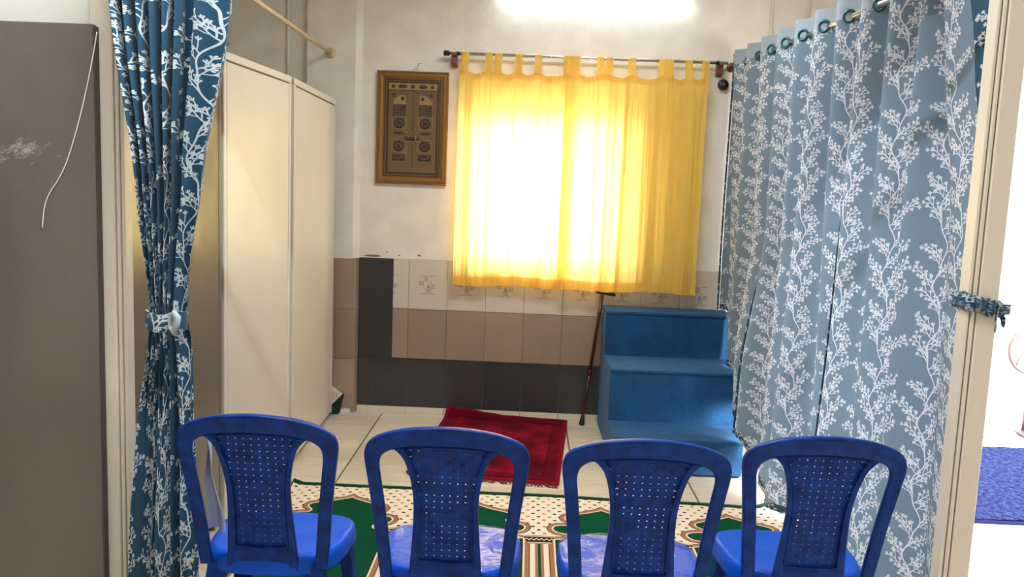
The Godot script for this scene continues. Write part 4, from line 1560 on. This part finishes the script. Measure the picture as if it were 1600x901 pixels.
# ---------------------------------------------------------------- the framed door relief
func build_picture() -> void:
	var t := thing("framed_picture", "gilt framed relief of an ornate golden double door left of the window", "picture", Vector3(-0.784, 1.880, -5.357))
	var w := 0.460
	var h := 0.716
	# frame: profile across its width, four mitred sides
	var prof := [[0.0, 0.0], [0.0, 0.020], [0.005, 0.026], [0.012, 0.024], [0.016, 0.029], [0.026, 0.030], [0.034, 0.024], [0.040, 0.022], [0.044, 0.016], [0.050, 0.016], [0.050, 0.0]]
	var corners := [Vector2(-1, -1), Vector2(1, -1), Vector2(1, 1), Vector2(-1, 1)]
	for k in 4:
		var st := begin()
		var rings := []
		for e in 2:
			var c: Vector2 = corners[(k + e) % 4]
			var r := PackedVector3Array()
			for p in prof: r.append(Vector3(c.x * (w / 2 - p[0]), c.y * (h / 2 - p[0]), p[1]))
			rings.append(r)
		loft(st, rings, false, true)
		obj("frame_side", done(st), M.gold, t)
	# beading along the frame
	var st := begin()
	for k in 4:
		var a: Vector2 = corners[k]
		var b: Vector2 = corners[(k + 1) % 4]
		var n := 62 if k % 2 else 40
		for i in n:
			var c := a.lerp(b, (i + 0.5) / n)
			box(st, Vector3(c.x * (w / 2 - 0.0085), c.y * (h / 2 - 0.0085), 0.0245), Vector3(0.006, 0.006, 0.005), 0.0015)
	tag(obj("beading", done(st), M.gold, t), "", "", "", "stuff")
	for q in [[0.050, 0.056, 0.018, M.gold_dark], [0.056, 0.064, 0.013, M.panel_gold], [0.064, 0.072, 0.010, M.gold_dark]]:
		st = begin()
		var rings := []
		for c in corners:
			rings.append(PackedVector3Array([Vector3(c.x * (w / 2 - q[0]), c.y * (h / 2 - q[0]), 0.002), Vector3(c.x * (w / 2 - q[0]), c.y * (h / 2 - q[0]), q[2]), Vector3(c.x * (w / 2 - q[1]), c.y * (h / 2 - q[1]), q[2]), Vector3(c.x * (w / 2 - q[1]), c.y * (h / 2 - q[1]), 0.002)]))
		loft(st, rings, false, false, true)
		obj("inner_moulding", done(st), q[3], t)
	bx("backboard", Vector3(-w / 2 + 0.05, -h / 2 + 0.05, 0.001), Vector3(w / 2 - 0.05, h / 2 - 0.05, 0.006), M.panel_gold, t)
	var W := w / 2 - 0.072
	var H := h / 2 - 0.072
	bx("lintel", Vector3(-W, H - 0.046, 0.006), Vector3(W, H - 0.002, 0.012), M.relief, t, 0.002)
	for q in [[-0.125, 0.011, 0.011], [-0.066, 0.027, 0.012], [0.0, 0.014, 0.012], [0.066, 0.027, 0.012], [0.125, 0.011, 0.011]]:
		obj("lintel_boss", oval(q[1], q[2], 0.004), M.relief_dark, t, Vector3(q[0], H - 0.024, 0.012))
	for s in [-1.0, 1.0]:
		var leaf := obj("door_leaf", box_mesh(Vector3(W - 0.010, 2 * H - 0.056, 0.005), 0.0015), M.panel_gold, t, Vector3(s * (W / 2 + 0.001), -0.025, 0.0085))
		var cx: float = s * 0.004
		var top := H - 0.03
		# arched head with the lettering block
		st = begin()
		var arch := PackedVector2Array()
		for k in 13:
			var a := PI / 2 * k / 12.0
			arch.append(Vector2(s * (0.042 - 0.078 * (1.0 - cos(a))) * 1.0, top - 0.082 + 0.062 * sin(a)))
		arch.append(Vector2(-s * 0.042, top - 0.082))
		prism(st, arch, 0.0, 0.004)
		obj("arched_head", done(st), M.relief, leaf, Vector3(cx, 0, 0.0025))
		obj("boss", oval(0.011, 0.011, 0.004), M.relief_dark, leaf, Vector3(-s * 0.020 + cx, top - 0.045, 0.006))
		obj("lettering_block", box_mesh(Vector3(0.078, 0.072, 0.004), 0.001, true), M.script_a, leaf, Vector3(cx, top - 0.118, 0.004))
		st = begin()
		prism(st, PackedVector2Array([Vector2(s * 0.046, top - 0.012), Vector2(s * 0.046, top - 0.040), Vector2(s * 0.020, top - 0.012)]), 0.0, 0.003)
		obj("corner_ornament", done(st), M.relief_dark, leaf, Vector3(cx, 0, 0.0025))
		for y in [top - 0.200, top - 0.345]:
			var sq := begin()
			var rr := []
			for c in corners: rr.append(PackedVector3Array([Vector3(c.x * 0.046, c.y * 0.042, 0), Vector3(c.x * 0.046, c.y * 0.042, 0.003), Vector3(c.x * 0.043, c.y * 0.039, 0.003), Vector3(c.x * 0.043, c.y * 0.039, 0)]))
			loft(sq, rr, false, false, true)
			obj("square_moulding", done(sq), M.relief, leaf, Vector3(cx, y, 0.0025))
			sq = begin()
			lathe(sq, [Vector2(0, 0.007), Vector2(0.010, 0.0065), Vector2(0.014, 0.004), Vector2(0.022, 0.004), Vector2(0.027, 0.007), Vector2(0.031, 0.005), Vector2(0.033, 0.0), Vector2(0, 0)], 24, Vector3.ZERO, Basis(Vector3.RIGHT, PI / 2))
			obj("medallion", done(sq), M.relief_dark, leaf, Vector3(cx, y, 0.0025))
			sq = begin()
			var ringp := []
			for k in 20: ringp.append(Vector3(cos(TAU * k / 20) * 0.018, sin(TAU * k / 20) * 0.018, 0.006))
			tube(sq, ringp, 0.0016, 6, true)
			obj("medallion_ring", done(sq), M.relief, leaf, Vector3(cx, y, 0.0025))
		obj("cartouche", oval(0.036, 0.008, 0.004), M.relief_dark, leaf, Vector3(cx + s * 0.004, top - 0.263, 0.0025))
		obj("cartouche_plate", box_mesh(Vector3(0.082, 0.040, 0.003), 0.001, true), M.script_b, leaf, Vector3(cx, top - 0.418, 0.0035))
		st = begin()
		var hp := spline([Vector2(0, -0.020), Vector2(0.016, 0.002), Vector2(0.014, 0.012), Vector2(0, 0.010), Vector2(-0.014, 0.012), Vector2(-0.016, 0.002)], 4, true)
		var path := []
		for p in hp: path.append(Vector3(p.x, p.y, 0))
		tube(st, path, 0.0026, 6, true)
		obj("heart_knocker", done(st), M.relief, leaf, Vector3(-s * 0.042, top - 0.245, 0.008))
	bx("lock_bar", Vector3(-0.042, -0.075, 0.011), Vector3(0.048, -0.058, 0.020), M.relief_dark, t, 0.002)
	bx("lock_hasp", Vector3(-0.052, -0.089, 0.011), Vector3(0.052, -0.082, 0.018), M.relief, t, 0.002)
	bx("lock_pin", Vector3(0.022, -0.085, 0.011), Vector3(0.029, -0.050, 0.022), M.relief, t, 0.002)
	st = begin()
	var wirep := [Vector3(0.01, h / 2 - 0.004, 0.01), Vector3(-0.004, h / 2 + 0.012, 0.008), Vector3(0.012, h / 2 + 0.022, 0.007), Vector3(0.030, h / 2 + 0.012, 0.008), Vector3(0.022, h / 2 + 0.030, 0.006), Vector3(0.030, h / 2 + 0.050, 0.004), Vector3(0.050, h / 2 + 0.052, 0.004)]
	tube(st, wirep, 0.0012, 5)
	obj("hanging_wire", done(st), M.wire, t)

func oval(a: float, b: float, d: float) -> ArrayMesh:
	var st := begin()
	var rings := []
	for q in [[1.0, 0.0], [0.96, d * 0.7], [0.8, d], [0.0001, d * 0.9]]:
		var r := PackedVector3Array()
		for k in 20: r.append(Vector3(cos(TAU * k / 20) * a * q[0], sin(TAU * k / 20) * b * q[0], q[1]))
		rings.append(r)
	loft(st, rings, true, true)
	return done(st)

func build_small() -> void:
	# walking stick leaning on the wall
	var t := thing("walking_stick", "brown metal walking stick leaning on the wall beside the blue steps", "walking stick", Vector3(0.392, 0, -5.245))
	var top := Vector3(0.100, 0.862, -0.075)
	var st := begin()
	var mid := top * 0.40
	tube(st, [Vector3(0, 0.02, 0), mid], 0.0085, 12)
	obj("lower_shaft", done(st), M.cane, t)
	st = begin()
	tube(st, [mid - top * 0.01, top], 0.0105, 12)
	obj("upper_shaft", done(st), M.cane, t)
	st = begin()
	tube(st, [mid - top * 0.02, mid - top * 0.005, mid + top * 0.012, mid + top * 0.02], [0.0115, 0.0145, 0.0145, 0.0115], 14)
	obj("collar", done(st), M.cane, t)
	st = begin()
	tube(st, [top - top * 0.16, top - top * 0.15, top - top * 0.14], [0.011, 0.0135, 0.011], 12)
	obj("ring", done(st), M.dark_metal, t)
	st = begin()
	tube(st, [top * 0.0 + Vector3(0, 0.0, 0), Vector3(0.001, 0.012, 0), top * 0.035, top * 0.075], [0.0175, 0.019, 0.0155, 0.011], 14)
	obj("rubber_tip", done(st), M.rubber, t)
	st = begin()
	tube(st, [top + Vector3(-0.042, 0.010, 0.0), top + Vector3(-0.02, 0.009, 0.0), top + Vector3(0.02, 0.006, 0.0), top + Vector3(0.06, 0.000, 0), top + Vector3(0.085, -0.006, 0)], [0.007, 0.010, 0.012, 0.012, 0.008], 12)
	obj("handle", done(st), M.rubber, t)
	# string on the grey door
	st = begin()
	var pts := []
	var raw := [Vector2(-1.212, 1.892), Vector2(-1.222, 1.84), Vector2(-1.238, 1.765), Vector2(-1.266, 1.655), Vector2(-1.300, 1.548), Vector2(-1.327, 1.49), Vector2(-1.352, 1.452), Vector2(-1.366, 1.425), Vector2(-1.374, 1.395), Vector2(-1.380, 1.345)]
	for p in spline(raw, 4): pts.append(Vector3(p.x * 0.9905, 1.5 + (p.y - 1.5) * 0.9905, -2.272))
	tube(st, pts, 0.0017, 6)
	tag(obj("string", done(st), M.string), "thin white string hanging down the upper edge of the grey door", "string")
	# metal peg high on the left wall
	t = thing("wall_peg", "short metal peg with round end above the cream cupboards", "peg", Vector3(-2.0, 2.281, -4.8))
	st = begin()
	lathe(st, [Vector2(0, 0), Vector2(0.011, 0), Vector2(0.011, 0.205), Vector2(0, 0.205)], 12, Vector3.ZERO, Basis(Vector3.BACK, -PI / 2))
	obj("shaft", done(st), M.chrome, t)
	st = begin()
	lathe(st, [Vector2(0, 0), Vector2(0.014, 0), Vector2(0.014, 0.018), Vector2(0, 0.018)], 12, Vector3(0.205, 0, 0), Basis(Vector3.BACK, -PI / 2))
	obj("end_cap", done(st), M.dark_metal, t)
	# folded carpet in the corner behind the last cupboard
	t = thing("folded_carpet", "folded dark green carpet with spotted cream face in the corner behind the cream cupboard", "carpet", Vector3(-1.2, 0, -5.262))
	st = begin()
	prism(st, spline([Vector2(-0.30, 0.0), Vector2(-0.04, 0.0), Vector2(-0.012, 0.012), Vector2(-0.004, 0.04), Vector2(0.002, 0.075), Vector2(0.012, 0.115), Vector2(0.006, 0.128), Vector2(-0.06, 0.055), Vector2(-0.30, 0.05)], 3, false), -0.035, 0.03)
	obj("pile_side", done(st), M.green_roll, t)
	st = begin()
	prism(st, PackedVector2Array([Vector2(-0.30, 0.05), Vector2(-0.062, 0.056), Vector2(0.004, 0.126), Vector2(-0.014, 0.138), Vector2(-0.06, 0.172), Vector2(-0.30, 0.172)]), -0.034, 0.026)
	obj("patterned_face", done(st), M.cream_roll, t)
	for q in [[-0.040, 0.132], [-0.024, 0.120], [-0.040, 0.104], [-0.052, 0.145], [-0.022, 0.136], [-0.052, 0.120]]:
		obj("spot", oval(0.0045, 0.003, 0.002), M.green_roll if q[0] > -0.03 else M.chip, t, Vector3(q[0], q[1], 0.0255))
	# wooden strip lying on the floor by the hem
	st = begin()
	var rings := []
	for i in 9:
		var f := i / 8.0
		var c := Vector3(1.292, 0, -4.28).lerp(Vector3(1.268, 0, -3.895), f) + Vector3(0.006 * sin(f * 5.0), 0, 0)
		var ww := 0.014 + 0.004 * sin(f * 7.0)
		rings.append(PackedVector3Array([c + Vector3(-ww, 0, 0), c + Vector3(ww, 0, 0), c + Vector3(ww * 0.8, 0.008, 0), c + Vector3(-ww * 0.8, 0.008, 0)]))
	loft(st, rings, false)
	tag(obj("wood_strip", done(st), M.strip), "narrow brown wooden strip lying on the tiles beside the pale curtain hem", "strip")
